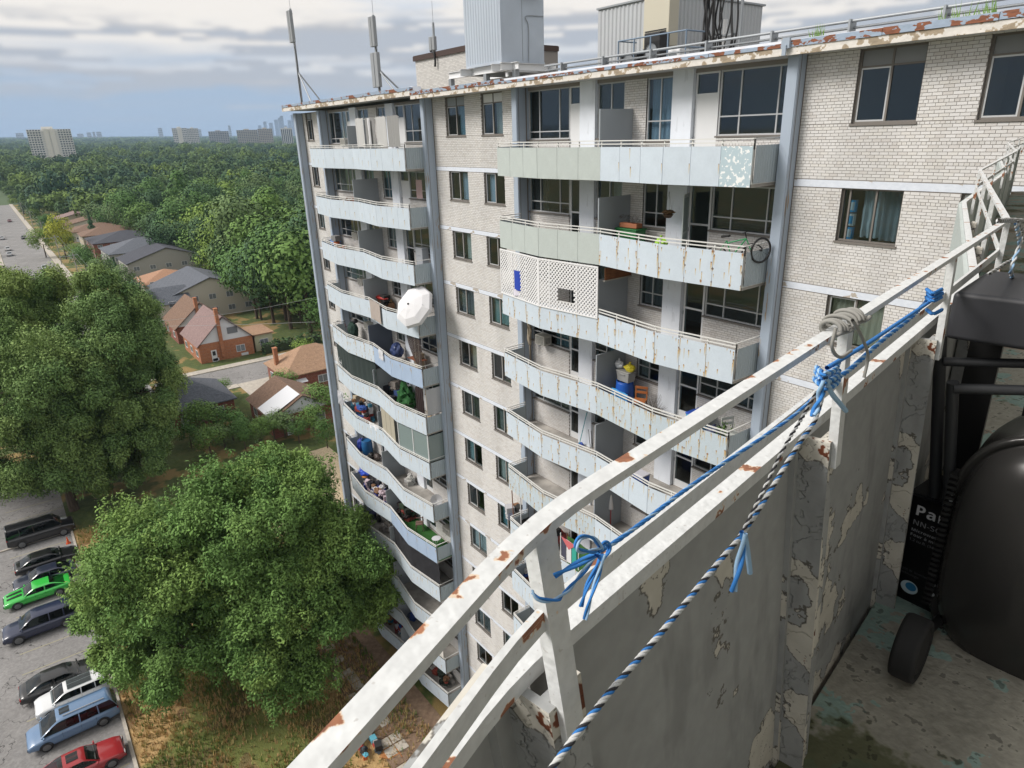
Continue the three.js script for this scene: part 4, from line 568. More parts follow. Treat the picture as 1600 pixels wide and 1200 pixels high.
{ const mp = thing('mop', 'mop with a teal handle leaning on a white pier', 'mop', spot(908, 690, 4, .3)); part('handle', rod(v(0, .1, .1), v(.18, 1.55, -.15), .016), C(.04, .3, .34), mp); part('mop_head', blob(.12, .08, .1, 5, .6), C(.05, .1, .4, .95), mp);
  const st = thing('folded_stand', 'black folded laundry stand leaning by the grey divider', 'stand', spot(926, 688, 4, .3)); part('bars', [rod(v(0, 0, .1), v(-.25, .9, 0), .012), rod(v(.15, 0, .1), v(-.1, .9, 0), .012), rod(v(0, .4, .06), v(.1, .4, .06), .01)], M.black, st); part('foot', bc(.3, .02, .04, .05, 0, .1), M.black, st);
  tote('blue and white parcel tucked behind the balcony rail', spot(1002, 735, 4, 1.2), .5, .75, .4, [.03, .08, .35], [.5, .5, .55]);
  heap('black bags and cut branches piled on the rusty balcony', spot(812, 800, 6, .8), 14, 1.4, .7, .5, [[.02, .02, .02], [.08, .09, .13], [.4, .4, .42], [.2, .1, .05]], 21); for (const [px, l] of [[803, 'bare wooden pole standing beside the black bags'], [814, 'white painted pole standing among the black bags']]) { const w = thing('standing_pole', l, 'pole', spot(px, 805, 6, 1.2)); part('shaft', rod(v(0, 0, 0), v(px > 810 ? 0 : -.1, 2.2, 0), .025), px > 810 ? M.white : M.wood, w); part('foot', bc(.1, .03, .1), M.dark, w); }
  const f = thing('hanging_flag', 'flag with black, white and green stripes and a red triangle', 'flag', spot(889, 848, 6, 1.78).setY(Yf(6) + 2.05), 0); const fw = .95, fh = 1.05, fg = (x0, x1, m) => part('stripe', quad(v(x0, -fh, .0), v(x1, -fh, .02), v(x1, 0, .02), v(x0, 0, 0)), sheet(m), f); fg(-fw / 2, -fw / 6, [.05, .05, .08]); fg(-fw / 6 + .001, fw / 6, [.6, .6, .62]); fg(fw / 6 + .001, fw / 2, [.03, .3, .24]); part('red_triangle', tri(v(-fw / 2, .0, .028), v(0, -.42, .028), v(fw / 2, 0, .028)), sheet([.5, .12, .13]), f); for (const x of [-.55, .55]) part('flag_post', rod(v(x, -1.15, -.03), v(x, .1, -.03), .022), M.white, f);
  const gt = thing('green_tarp', 'dark green tarp screen beside the hanging flag', 'tarp', [-17.15, Yf(6) + 2.2, 1.74], -.02); part('tarp', cloth(1.6, 1.4, 3, .03, 4).translate(0, -.7, 0), sheet([.03, .10, .02]), gt); part('pole', rod(v(-.8, -1.3, 0), v(-.8, .1, 0), .02), M.wood, gt);
  const cn = thing('closed_parasol', 'white and red folded parasol behind the balcony rail', 'parasol', spot(954, 816, 5, .9)); part('canopy', lathe([[.001, 1.5], [.03, 1.45], [.09, 1.0], [.1, .85], [.001, .8]], 14), C(.7, .68, .68, .8), cn); part('pole', rod(v(0, 0, 0), v(0, .9, 0), .018), C(.5, .08, .08), cn);
  heap('dark household pile stacked on the lower middle balcony', spot(828, 890, 7, .8), 14, 1.8, .7, .9, mixed, 23); heap('crates and cloths heaped behind the rail near the flag', spot(862, 850, 6, .7), 12, 1.2, .7, .8, mixed, 29);
}
// left bay
{ const P = BAY[0].P, Yr = i => Yf(i);
  { const i = 0, t = thing('bamboo_screen', 'grey bamboo and mesh screens tied above the topmost balcony rail', 'screen'), r = rng(6); const A = (x, z) => v(x, Yr(0) + .9, z); [[-34.2, -33.3, .0, .62], [-33.2, -32.2, .0, .3], [-31.9, -30.9, 0, .58], [-30.85, -29.75, 0, .34]].forEach(([a, b, , k], n) => { const z0 = 1.66 - (n % 2) * .05, gs = []; for (let x = a; x < b; x += .035) gs.push(bx(x, x + .026 + r() * .006, .95 + r() * .02, 2.3 + r() * .05, z0, z0 + .012)); part(n % 2 ? 'mesh_panel' : 'bamboo_panel', gs, C(k * .85, k * .85, k * .84, .9), t).position.y = Yr(0); }); part('tie_rail', bx(-34.3, -29.7, Yr(0) + 2.25, Yr(0) + 2.28, 1.58, 1.61), M.white, t); drape('white net curtain strip hanging between the bamboo screens', 'net_curtain', 'curtain', v(-32.6, Yr(0) + 2.3, 1.74), .22, 1.4, [.62, .62, .64], .1, 1, .03); ac('air conditioner on the topmost far balcony', v(-38.9, Yr(0) + 1.0, .2)); }
  { const i = 1; chair('brown folding chair stacked by the far balcony divider', spot(553, 310, i, .9), .6, [.25, .07, .03]); chair('second brown folding chair leaning on the first', spot(545, 308, i, 1.0), .9, [.2, .08, .04], 1, true); table('dark slatted table at the end of the far balcony', spot(528, 306, i, .8), 1.1, .6, .7, [.04, .03, .03]); drape('pink quilt hung on a line in front of the window', 'pink_quilt', 'quilt', spot(655, 290, i, .3).setY(Yf(1) + 2.1), .6, .9, [.5, .36, .36], 0, 2, .02); }
  { const i = 2; bag('blue tarpaulin bundle at the far balcony corner', spot(523, 366, i, .9).add(v(0, .5, 0)), .45, .28, .3, [.03, .17, .5], 3); heap('orange and brown crates heaped along the far balcony', spot(533, 374, i, .9), 14, 2.2, .8, 1.0, [[.4, .1, .03], [.3, .15, .06], [.2, .2, .2], [.5, .5, .5]], 33); ac('white window air conditioner above the orange crates', v(-38.7, Yf(i) + 1.15, .18), .7); bag('white bucket bundle beside the air conditioner', v(-37.6, Yf(i) + 1.15, .3), .16, .12, .14, [.6, .6, .6], 8); tote('grey cupboard under the far balcony window', v(-30.6, Yf(i), .4), .7, 1.5, .4, [.35, .37, .4]); }
  { const i = 3; const k = thing('red_sled', 'red plastic sled lying across the far balcony', 'sled', spot(596, 470, i, .8).add(v(0, .75, 0))); part('hull', blob(.75, .13, .28, 7, .05), C(.42, .03, .02, .4), k); part('rim', new THREE.TorusGeometry(.27, .02, 6, 30).scale(2.7, 1, 1).rotateX(PI / 2).translate(0, .14, 0), C(.3, .02, .02), k); ac('air conditioner beside the pale tiled balcony wall', v(-38.6, Yf(i) + 1.1, .2));
    const rug = drape('beige shaggy rug hung over the pale blue rail', 'shaggy_rug', 'rug', v(-34.0, Yf(i) + 1.1, 1.72), 1.7, 1.12, [.36, .31, .28], -.13, 1, .015, 5); heap('boxes stacked at the divider behind the shaggy rug', spot(604, 480, i, .5), 8, .8, .5, .8, [[.2, .1, .05], [.02, .02, .02], [.3, .2, .1]], 41);
    const uc = atZ(644, 478, 1.75), um = thing('patio_parasol', 'white canvas parasol tilted outward over the balcony rail', 'parasol', [uc.x, Yf(i), 1.1]), g = lathe([[.001, .34], [.35, .3], [.8, .16], [1.12, -.02], [1.16, -.2]], 8).toNonIndexed(), q = g.attributes.position; for (let k2 = 0; k2 < q.count; k2++) { const X = q.getX(k2), Yq = q.getY(k2), Z = q.getZ(k2); q.setY(k2, Yq + pf(X * 2.2, Yq, Z * 2.2, 3) * .12); q.setX(k2, X * (1 + pf(X * 1.7, 3, Z * 1.7, 2) * .12)); } g.computeVertexNormals(); g.rotateX(.98).rotateY(.25).translate(0, uc.y - Yf(i), .6); part('canopy', g, sheet([.64, .64, .66]), um); part('pole', rod(v(0, 0, -.3), v(0, uc.y - Yf(i), .55), .025), M.steel, um); part('finial', blob(.05, .05, .05, 2).translate(.06, uc.y - Yf(i) + .12, .9), M.black, um); for (let k2 = 0; k2 < 4; k2++) part('rib', rod(v(0, uc.y - Yf(i) - .05, .5), v(Math.cos(k2 * 1.57 + .4) * .9, uc.y - Yf(i) + Math.sin(k2 * 1.57 + .4) * .75 - .1, .5), .012, .012, 5), M.steel, um); drape('white tarpaulin hanging beside the tilted parasol', 'white_tarpaulin', 'tarpaulin', v(-29.95, Yf(i) + 1.5, 1.72), .9, .75, [.6, .61, .64], .3, 2, .04, 3); }
  { const i = 4; bicycle('dark bicycle parked behind the rust streaked rail', spot(533, 505, i, .9), .4, [.15, .04, .04]); bag('dark green jacket slung over the parked bicycle', spot(551, 512, i, .9).add(v(0, .2, 0)), .5, .55, .3, [.015, .04, .03], 9, .95); const h = thing('black_helmet', 'round black helmet on the dark green jacket', 'helmet', spot(555, 500, i, .85).add(v(0, 1.25, 0))); part('shell', blob(.16, .16, .17, 2, .05), M.black, h); part('visor', new THREE.SphereGeometry(.165, 14, 8, 0, PI, 1.1, .7).translate(0, .15, .01), M.dark, h); ac('window unit above the dark bicycle', v(-38.4, Yf(i) + 1.1, .2), .55); const cab = thing('glass_cabinet', 'white framed glass cabinet beside the dark divider', 'cabinet', v(-36.6, Yf(i), .4)); part('carcass', [bc(.9, .06, .4), bc(.06, 1.5, .4, -.42, .06), bc(.06, 1.5, .4, .42, .06), bc(.9, .06, .4, 0, 1.56), bc(.78, .04, .38, 0, .8)], M.white, cab); part('glass', bx(-.39, .39, .1, 1.55, .18, .186), M.glass, cab);
    drape('white shirts drying over the blue balcony rail', 'drying_shirts', 'laundry', v(-33.9, Yf(i) + 1.1, 1.72), .75, .6, [.62, .63, .66], -.13, 3, .04, 7); bag('navy bundle with a dark hat behind the drying shirts', spot(620, 548, i, .8).add(v(0, .3, 0)), .5, .42, .35, [.03, .05, .14], 14); table('brown wooden table near the bamboo blind', spot(652, 562, i, .8), 1.2, .6, .72, [.2, .07, .035]); tote('pale wooden crate under the window of the blue balcony', v(-31.9, Yf(i), .35), .6, 1.0, .4, [.35, .28, .2]);
    const bl = thing('bamboo_blind', 'dark brown slatted blind hanging diagonally at the balcony end', 'blind'), gs = []; for (let k = 0; k < 46; k++) { const y = Yf(i) + 2.5 - k * .036, s = k / 46, a = mix(-31.1, -30.0, s * s * .8 + s * .2); gs.push(bx(a, -29.66, y - .026, y, 1.42, 1.43)); } part('slats', gs, C(.035, .022, .018, .8), bl); part('cords', [bx(-29.9, -29.885, Yf(i) + .9, Yf(i) + 2.5, 1.432, 1.438), bx(-30.3, -30.285, Yf(i) + 1.4, Yf(i) + 2.5, 1.432, 1.438)], C(.3, .28, .25), bl); }
  { const i = 5; const t = thing('dark_shade_cloth', 'near black green shade cloth stretched across a balcony', 'shade cloth'); const sh = (a, b, ya, yb) => part('cloth', (() => { const g = new THREE.PlaneGeometry(1, 1, 30, 10), p = g.attributes.position; for (let k = 0; k < p.count; k++) { const u = p.getX(k) + .5, w = p.getY(k) + .5; p.setXYZ(k, mix(a[0], b[0], u), mix(ya, yb, w), mix(a[1], b[1], u) - .12 + Math.sin(u * 30) * .012 + pf(u * 6, w * 6, 2, 3) * .03); } g.computeVertexNormals(); return g; })(), sheet([.022, .034, .032]), t); sh(P[0], P[1], Yf(5) + .9, Yf(5) + 2.55); sh(P[1], [-35.7, 1.42], Yf(5) + .9, Yf(5) + 2.5); const rk = thing('drying_rack', 'white metal drying rack hooked on the dark shade cloth', 'rack', v(-40.2, Yf(i) + 1.1, 1.62), -.12); part('bars', [rod(v(-.25, 0, 0), v(-.3, .6, 0), .012), rod(v(.25, 0, 0), v(.2, .6, 0), .012), rod(v(-.28, .4, 0), v(.22, .35, 0), .012), rod(v(-.28, .3, 0), v(.1, .05, 0), .012)], M.white, rk); part('hook', tube([v(-.3, .6, 0), v(-.3, .66, -.03), v(-.28, .62, -.06)], .01, 5, 10), M.steel, rk);
    heap('blue and dark household things crowded by the balcony divider', spot(612, 612, i, .8), 16, 1.4, .8, 1.3, [[.03, .06, .18], [.02, .02, .03], [.25, .22, .2], [.05, .1, .12]], 51); const gt = thing('green_tarpaulin', 'leaf green tarpaulin slumped over a pile of chairs', 'tarpaulin', spot(634, 612, i, .85)); part('sheet', blob(.65, .75, .45, 11, .6), C(.015, .10, .02, .8), gt); part('rope_tie', new THREE.TorusGeometry(.5, .012, 5, 24).rotateX(PI / 2).translate(0, .4, 0), C(.4, .4, .35), gt); drape('dark brown curtain at the corner of the crowded balcony', 'brown_curtain', 'curtain', v(-30.15, Yf(i) + 2.5, 1.45), .7, 1.75, [.035, .022, .022], .1, 4, .04); drape('pale grey tarpaulin closing the balcony side', 'grey_tarpaulin', 'tarpaulin', v(-29.58, Yf(i) + 2.5, .85), 1.1, 1.5, [.42, .43, .45], PI / 2, 2, .02); tote('tan board leaning at the crowded balcony window', v(-31.3, Yf(i), .3), .5, 1.6, .1, [.45, .34, .2]); }
  { const i = 6; heap('mixed colourful belongings crammed along the balcony rail', spot(562, 645, i, .85), 44, 3.6, .9, 1.2, mixed, 61); drape('white towels hanging on poles outside the crammed balcony', 'white_towels', 'laundry', v(-41.3, Yf(i) + 1.9, 1.5), .7, 1.0, [.66, .66, .7], .1, 3, .06, 2); plant('spiky green pot plant at the crammed balcony corner', spot(540, 640, i, 1.0), .8, [.3, .3, .3], 50, [.08, .2, .04], 12); drape('white sheet spread over the rail end of the crammed balcony', 'white_sheet', 'cloth', v(-36.4, Yf(i) + 1.1, 1.52), 1.1, .4, [.7, .7, .72], .1, 2, .03, 5);
    const t = thing('balcony_enclosure', 'beige boards and grey green glass panels enclosing a balcony', 'enclosure'); const pn = (x0, z0, x1, z1, m, nm) => { const a = v(x0, Yf(i) + .95, z0), b = v(x1, Yf(i) + .95, z1), L = a.distanceTo(b), x = b.clone().sub(a).normalize(); part(nm, bx(.02, L - .02, 0, 1.55, -.012, .012).applyMatrix4(new THREE.Matrix4().makeBasis(x, v(0, 1, 0), x.clone().cross(v(0, 1, 0))).setPosition(a)), m, t); }; const bei = C(.36, .33, .26, .8), gg = C(.2, .25, .25, .2, {}); pn(-35.4, 1.36, -34.6, 1.47, bei, 'board'); pn(-34.6, 1.47, -33.8, 1.58, bei, 'board'); pn(-33.8, 1.58, -33.1, 1.68, bei, 'board'); pn(-33.1, 1.68, -32.5, 1.74, M.black, 'opening_screen'); pn(-32.5, 1.74, -31.1, 1.57, gg, 'glass_panel'); pn(-31.1, 1.57, -29.7, 1.42, gg, 'glass_panel'); pn(-29.68, 1.42, -29.68, .35, gg, 'glass_panel'); part('uprights', [[-32.5, 1.76], [-31.1, 1.59], [-29.7, 1.44]].map(([x, z]) => bc(.05, 1.6, .05, x, Yf(i) + .95, z)), M.white, t); }
  { const i = 7; barrel('teal blue plastic barrel in the bare balcony corner', spot(573, 692, i, .75), 1.0, .36, [.02, .12, .3]); bag('dark blue sack leaning against the teal blue barrel', spot(564, 690, i, .95), .34, .5, .3, [.02, .04, .26], 5); bag('black rubbish bag in front of the teal blue barrel', spot(580, 708, i, 1.05), .28, .24, .22, [.012, .012, .012], 8); bag('brown black sack next to the balcony door', spot(589, 706, i, .7), .32, .26, .25, [.05, .035, .03], 10); heap('grey plastic wrapped bundle on the empty balcony floor', spot(640, 742, i, .55), 5, .5, .4, .25, [[.4, .4, .38], [.45, .45, .44]], 71);
    const dsh = thing('satellite_dish', 'grey satellite dish clamped at the balcony end', 'satellite dish', v(-30.0, Yf(i) + 1.0, 1.0), .9); part('reflector', lathe([[.001, 0], [.15, .02], [.3, .08], [.36, .13], [.35, .13], [.001, .012]], 26).rotateX(1.1), C(.32, .32, .33, .5), dsh); part('feed_arm', rod(v(0, -.2, .2), v(0, .1, .6), .015), M.galv, dsh); part('mast', rod(v(0, -.5, -.1), v(0, .05, -.02), .022), M.galv, dsh); }
  { const i = 8; bag('royal blue tarpaulin bundle on the cluttered balcony', spot(570, 738, i, .6).add(v(0, .6, 0)), .6, .25, .4, [.02, .07, .5], 4); const stl = thing('round_stool', 'orange topped round stool among the clutter', 'stool', spot(571, 752, i, .9)); part('seat', lathe([[.001, 0], [.2, 0], [.21, .03], [.001, .05]], 20).translate(0, .62, 0), C(.5, .2, .03), stl); for (let k = 0; k < 4; k++) { const a = k * 1.57 + .5; part('leg', rod(v(Math.cos(a) * .2, 0, Math.sin(a) * .2), v(Math.cos(a) * .13, .62, Math.sin(a) * .13), .015), M.steel, stl); } heap('blue, black and white clutter covering the balcony floor', spot(590, 770, i, .85), 30, 3.6, .8, .75, [[.03, .05, .3], [.02, .02, .03], [.6, .6, .62], [.5, .4, .45], [.25, .14, .08]], 81);
    const turf = thing('turf_mat', 'bright green turf mat covering the blue balcony floor', 'mat', [0, Yf(i), 0]); part('mat', prism([[-35.1, .0], [-35.1, 1.33], [-32.5, 1.72], [-29.72, 1.38], [-29.72, .0]], .004, .02), C(.02, .10, .012, .95), turf); part('edge', bx(-29.72, -29.6, -.02, .02, .2, 1.4), C(.02, .12, .015), turf); table('small round white table on the green turf mat', spot(681, 832, i, 1.0), .55, .55, .45, [.6, .62, .65], true); chair('brown cushioned chair on the green turf mat', spot(656, 822, i, .9), -.6, [.16, .1, .08], 1.1, true); ac('white outdoor condenser hung on the brick by the pillar', v(-30.3, Yf(i) + 1.05, .18), .8); heap('black plants and tools massed by the blue divider', spot(636, 798, i, .7), 16, 1.2, .8, .9, [[.015, .02, .015], [.02, .04, .02], [.03, .02, .02], [.2, .04, .03]], 87); }
  { const i = 9; tote('dark crate at the bare balcony wall', spot(582, 800, i, .6), .5, .4, .4, [.04, .05, .12]); bag('black bag beside the bare balcony door', spot(591, 806, i, .5), .24, .24, .2, [.015, .015, .015], 18); heap('loose rags lying on the bare balcony floor', spot(600, 812, i, .8), 6, .7, .5, .15, [[.4, .36, .33], [.3, .28, .27]], 91);
    const t = thing('black_netting', 'black bird netting hung across the right half of a balcony', 'netting'); const g = new THREE.PlaneGeometry(1, 1, 40, 12), p = g.attributes.position; for (let k = 0; k < p.count; k++) { const u = (p.getX(k) + .5) * 2, w = p.getY(k) + .5, s = Math.min(1, Math.floor(u)), f = u - s, a = P[2 + s], b = P[3 + s]; p.setXYZ(k, mix(a[0], b[0], f), Yf(i) + .95 + w * 1.58, mix(a[1], b[1], f) - .08 + pf(u * 5, w * 3, 1, 3) * .09); } g.computeVertexNormals(); part('net', g, sheet([.014, .014, .018]), t); part('net_cord', [bar(v(P[2][0], Yf(i) + 2.5, P[2][1] - .05), v(P[3][0], Yf(i) + 2.5, P[3][1] - .05), .01), bar(v(P[3][0], Yf(i) + 2.5, P[3][1] - .05), v(P[4][0], Yf(i) + 2.5, P[4][1] - .05), .01)], M.galv, t); }
  { heap('white and blue bundles on a low far balcony', spot(617, 890, 10, .9), 9, 1.0, .7, .5, [[.5, .5, .53], [.04, .08, .3]], 95); bag('bright blue sack pushed against the low balcony rail', spot(588, 915, 11, 1.0).add(v(0, .4, 0)), .4, .5, .35, [.02, .08, .4], 21); heap('dark belongings filling a low far balcony', spot(600, 925, 11, .8), 22, 3.4, .9, 1.1, mixed, 97); heap('blue and grey boxes beside the low balcony divider', spot(645, 955, 11, .7), 10, 1.2, .8, .7, [[.03, .07, .28], [.1, .12, .18]], 99); heap('red and brown flower pots crowded on the lowest balcony', spot(690, 1060, 12, .8), 22, 2.4, .9, .7, [[.3, .06, .04], [.12, .06, .03], [.02, .03, .02], [.4, .38, .36]], 103); heap('bric a brac along the lowest balcony near the lawn', spot(625, 985, 12, .8), 22, 3.2, .9, 1.0, mixed, 105); drape('pale tarpaulin across the lowest balcony corner', 'pale_tarpaulin', 'tarpaulin', v(-30.4, Yf(11) + 1.6, 1.6), 1.3, .6, [.6, .58, .54], .13, 2, .02); }
}

{ // the cluttered window in the right-hand brick wall
  const y = Yf(1) + 1.25, z = .06; const cs = thing('carton_stack', 'bright blue printed cartons stacked inside the window edge', 'cartons', [-8.96, y, z]); [0, .34, .68].forEach((h, k) => { const o = part('carton', bx(0, .17, h + .03, h + .33, -.12, 0), k === 1 ? C(.62, .64, .66, .6) : C(.03, .33, .66, .5), cs); part('carton_label', bx(.02, .15, h + .08, h + .28, .001, .004), k === 1 ? C(.03, .33, .66, .5) : C(.55, .62, .7, .6), o); });
  drape('pale grey net curtain bunched in the cluttered window', 'net_curtain', 'curtain', [-8.42, y + 1.24, -.1], .5, 1.15, [.34, .38, .42], .05, 3, .05, 2); drape('smoky grey curtain filling the right pane of the cluttered window', 'smoky_curtain', 'curtain', [-7.9, y + 1.26, -.14], .66, 1.22, [.16, .19, .22], 0, 4, .03, 4);
}
// ------------------------------------------------------------------ ground, roads, houses, cars
const G = {
  grass: mat(0xffffff, .97, { map: T(512, (x, y) => { const a = fb(x, y, 4, 5, 301), b = fb(x, y, 60, 3, 5), d = fb(x, y, 8, 4, 307); let k = mix3([58, 74, 34], [92, 102, 52], b); if (d > .5) k = mix3(k, [142, 118, 74], sm(.48, .6, d) * .9); return mix3(k, [112, 98, 66], sm(.5, .75, a) * .5); }, { rep: [1 / 22, 1 / 22] }), bumpMap: T(256, (x, y) => fb(x, y, 60, 3, 5), { srgb: false, rep: [.5, .5] }), bumpScale: .05 }),
  dry: mat(0xffffff, .97, { map: T(512, (x, y) => { const a = fb(x, y, 5, 5, 311), b = fb(x, y, 90, 3, 5), d = fb(x, y, 12, 4, 317); let k = mix3([152, 124, 82], [200, 168, 118], b); if (a > .48) k = mix3(k, [96, 108, 52], sm(.46, .58, a) * .85); if (d > .6) k = mix3(k, [104, 82, 58], .6); return k; }, { rep: [1 / 26, 1 / 26] }), bumpMap: T(256, (x, y) => fb(x, y, 50, 3, 5), { srgb: false, rep: [.5, .5] }), bumpScale: .06 }),
  asphalt: mat(0xffffff, .93, { map: T(512, (x, y) => { const a = fb(x, y, 5, 5, 321), b = fb(x, y, 120, 2, 5), c = Math.abs(fb(x, y, 6, 5, 327) - .5); let k = mix(112, 142, a) + (b - .5) * 26; if (c < .005) k *= .62; return [k, k * .985, k * .975]; }, { rep: [1 / 14, 1 / 14] }) }),
  walk: mat(0xffffff, .95, { map: T(256, (x, y) => { const k = mix(150, 190, fb(x, y, 20, 4, 331)); return [k, k * .96, k * .9]; }, { rep: [.2, .2] }) }),
  dirt: mat(0xffffff, .97, { map: T(256, (x, y) => { const k = fb(x, y, 30, 4, 341); return mix3([96, 78, 64], [150, 126, 104], k); }, { rep: [.15, .15] }) }),
  stone: mat(0xffffff, .97, { map: T(256, (x, y) => { const k = fb(x, y, 50, 3, 351); return mix3([136, 120, 98], [204, 188, 158], k); }, { rep: [.25, .25] }) }),
};
{
  const base = new THREE.CircleGeometry(14000, 96).rotateX(-PI / 2), uv = base.attributes.uv, p = base.attributes.position; for (let i = 0; i < p.count; i++) uv.setXY(i, p.getX(i), p.getZ(i)); struct('ground', base, G.grass);
  const sh = (n, m, x0, x1, z0, z1, y) => struct(n, bx(x0, x1, -.2, y, z0, z1), m);
  struct('lawn', prism([[-26, 2.4], [-26, 18.2], [-72.2, 18.2], [-72.2, 11], [-58, 4], [-47, 2.4]], -.1, .012), G.dry);
  sh('parking_lot', G.asphalt, -92, 10, 18.42, 60, .006); sh('gravel_yard', G.stone, -74, -49, -9, 2.2, .016);
  sh('footpath', G.dirt, -46, -26, 1.9, 4.6, .02);
  sh('cross_street', G.asphalt, -114, -105, -140, 3, .01); sh('main_street', G.asphalt, -900, -105, 3.6, 16.8, .014); sh('driveway', G.walk, -105, -91.5, -13.5, -7.2, .018);
  for (const [a, b, c, d] of [[-104.9, -103.2, -140, -13.6], [-104.9, -103.2, -7.1, 3.5], [-116, -114.1, -140, 1.5], [-900, -116, 1.6, 3.5], [-900, -105, 16.9, 18.8]]) sh('sidewalk', G.walk, a, b, c, d, .12);
  const kerb = (n, x0, x1, z0, z1) => { const t = struct(n, bx(x0, x1, -.1, .13, z0, z1), G.walk); return t; }; kerb('kerb', -72.3, 10, 18.22, 18.42); kerb('kerb', -72.5, -72.3, 18.22, 26);
  for (let k = 0; k < 18; k++) struct('parking_line', bx(-36.5 - k * 2.62, -36.4 - k * 2.62, 0, .0105, 18.6, 23.4), mat(lin(.28, .26, .18), .9));
  const slab = []; const r = rng(12), path = struct('paved_path', bx(-41, -27.5, -.05, .022, 4.62, 6.2), G.dirt); for (let i = 0; i < 17; i++) for (let j = 0; j < 2; j++) { const o = part('paving_slab', rb(.7, .05, .68, .012), r() < .5 ? G.walk : G.dirt, path); o.position.set(-40.6 + i * .78, .01 + r() * .012, 4.98 + j * .75); o.rotation.y = (r() - .5) * .08; }
  // grass tufts over the lawn: nobody could count them
  const tg = []; const q = rng(5); for (let k = 0; k < 7; k++) { const a = q() * 6.28, h = .1 + q() * .16; tg.push(tri(v(Math.cos(a) * .03 - .018, 0, Math.sin(a) * .05), v(Math.cos(a) * .03 + .018, 0, Math.sin(a) * .05), v(Math.cos(a) * (.06 + q() * .1), h, Math.sin(a) * .1))); }
  const N = 24000, im = new THREE.InstancedMesh(merge(tg), mat(0xffffff, .95, { side: DS }), N), m4 = new THREE.Matrix4(), c = new THREE.Color(), e = new THREE.Euler(); let n = 0;
  while (n < N) { const x = -27 - q() * 45, z = 3 + q() * 15; if (x < -58 && z < 4 + (-58 - x) * .5) continue; const d = pf(x * .22, 1, z * .22, 4); if (d < -.12 && q() < .7) continue; const s = .6 + q() * .9; im.setMatrixAt(n, m4.makeRotationFromEuler(e.set(0, q() * 6.28, 0)).scale(v(s, s * (.5 + q()), s)).setPosition(x, .01, z)); const dry = d < .1 ? .75 : .25; c.setRGB(...(q() < dry ? [.40 + q() * .12, .29 + q() * .08, .14] : [.10 + q() * .06, .16 + q() * .06, .04])); im.setColorAt(n, c); n++; }
  im.name = 'grass'; im.userData = { kind: 'stuff', label: 'patchy dry and green grass below the apartment balconies', category: 'grass' }; scene.add(im);
}
const shingle = (a, b, s) => mat(0xffffff, .93, { map: T(256, (x, y) => { const row = Math.floor(y * 16), k = vn(x * 24 + row * 7.3, row, 512, s) * .7 + fb(x, y, 40, 2, s) * .3; return mix3(a, b, k); }, { rep: [.35, .35] }) });
const brickTex = (a, b, s) => mat(0xffffff, .9, { map: T(256, (x, y) => { const row = Math.floor(y * 28), fy = y * 28 - row, fx = (x * 10 + (row & 1) * .5) % 1; if (fy < .14 || fx < .05) return [150, 138, 124]; return mix3(a, b, vn(Math.floor(x * 10 + (row & 1) * .5) * 3.7, row * 5.1, 999, s)); }, { rep: [.45, .45] }) });
const hm = { red: brickTex([104, 52, 42], [146, 78, 62], 3), orange: brickTex([146, 86, 54], [180, 114, 76], 5), cream: mat(lin(.5, .47, .4), .9), grey: mat(lin(.36, .35, .33), .9), white: mat(lin(.62, .63, .66), .8), tan: mat(lin(.42, .37, .29), .9) };
const rm = { brown: shingle([92, 72, 60], [134, 108, 90], 2), grey: shingle([70, 74, 82], [104, 108, 116], 4), dark: shingle([48, 50, 58], [78, 80, 88], 6), pink: shingle([112, 92, 90], [142, 120, 116], 8), tan: shingle([132, 106, 86], [170, 138, 112], 10), orange: shingle([138, 104, 82], [168, 130, 104], 12) };
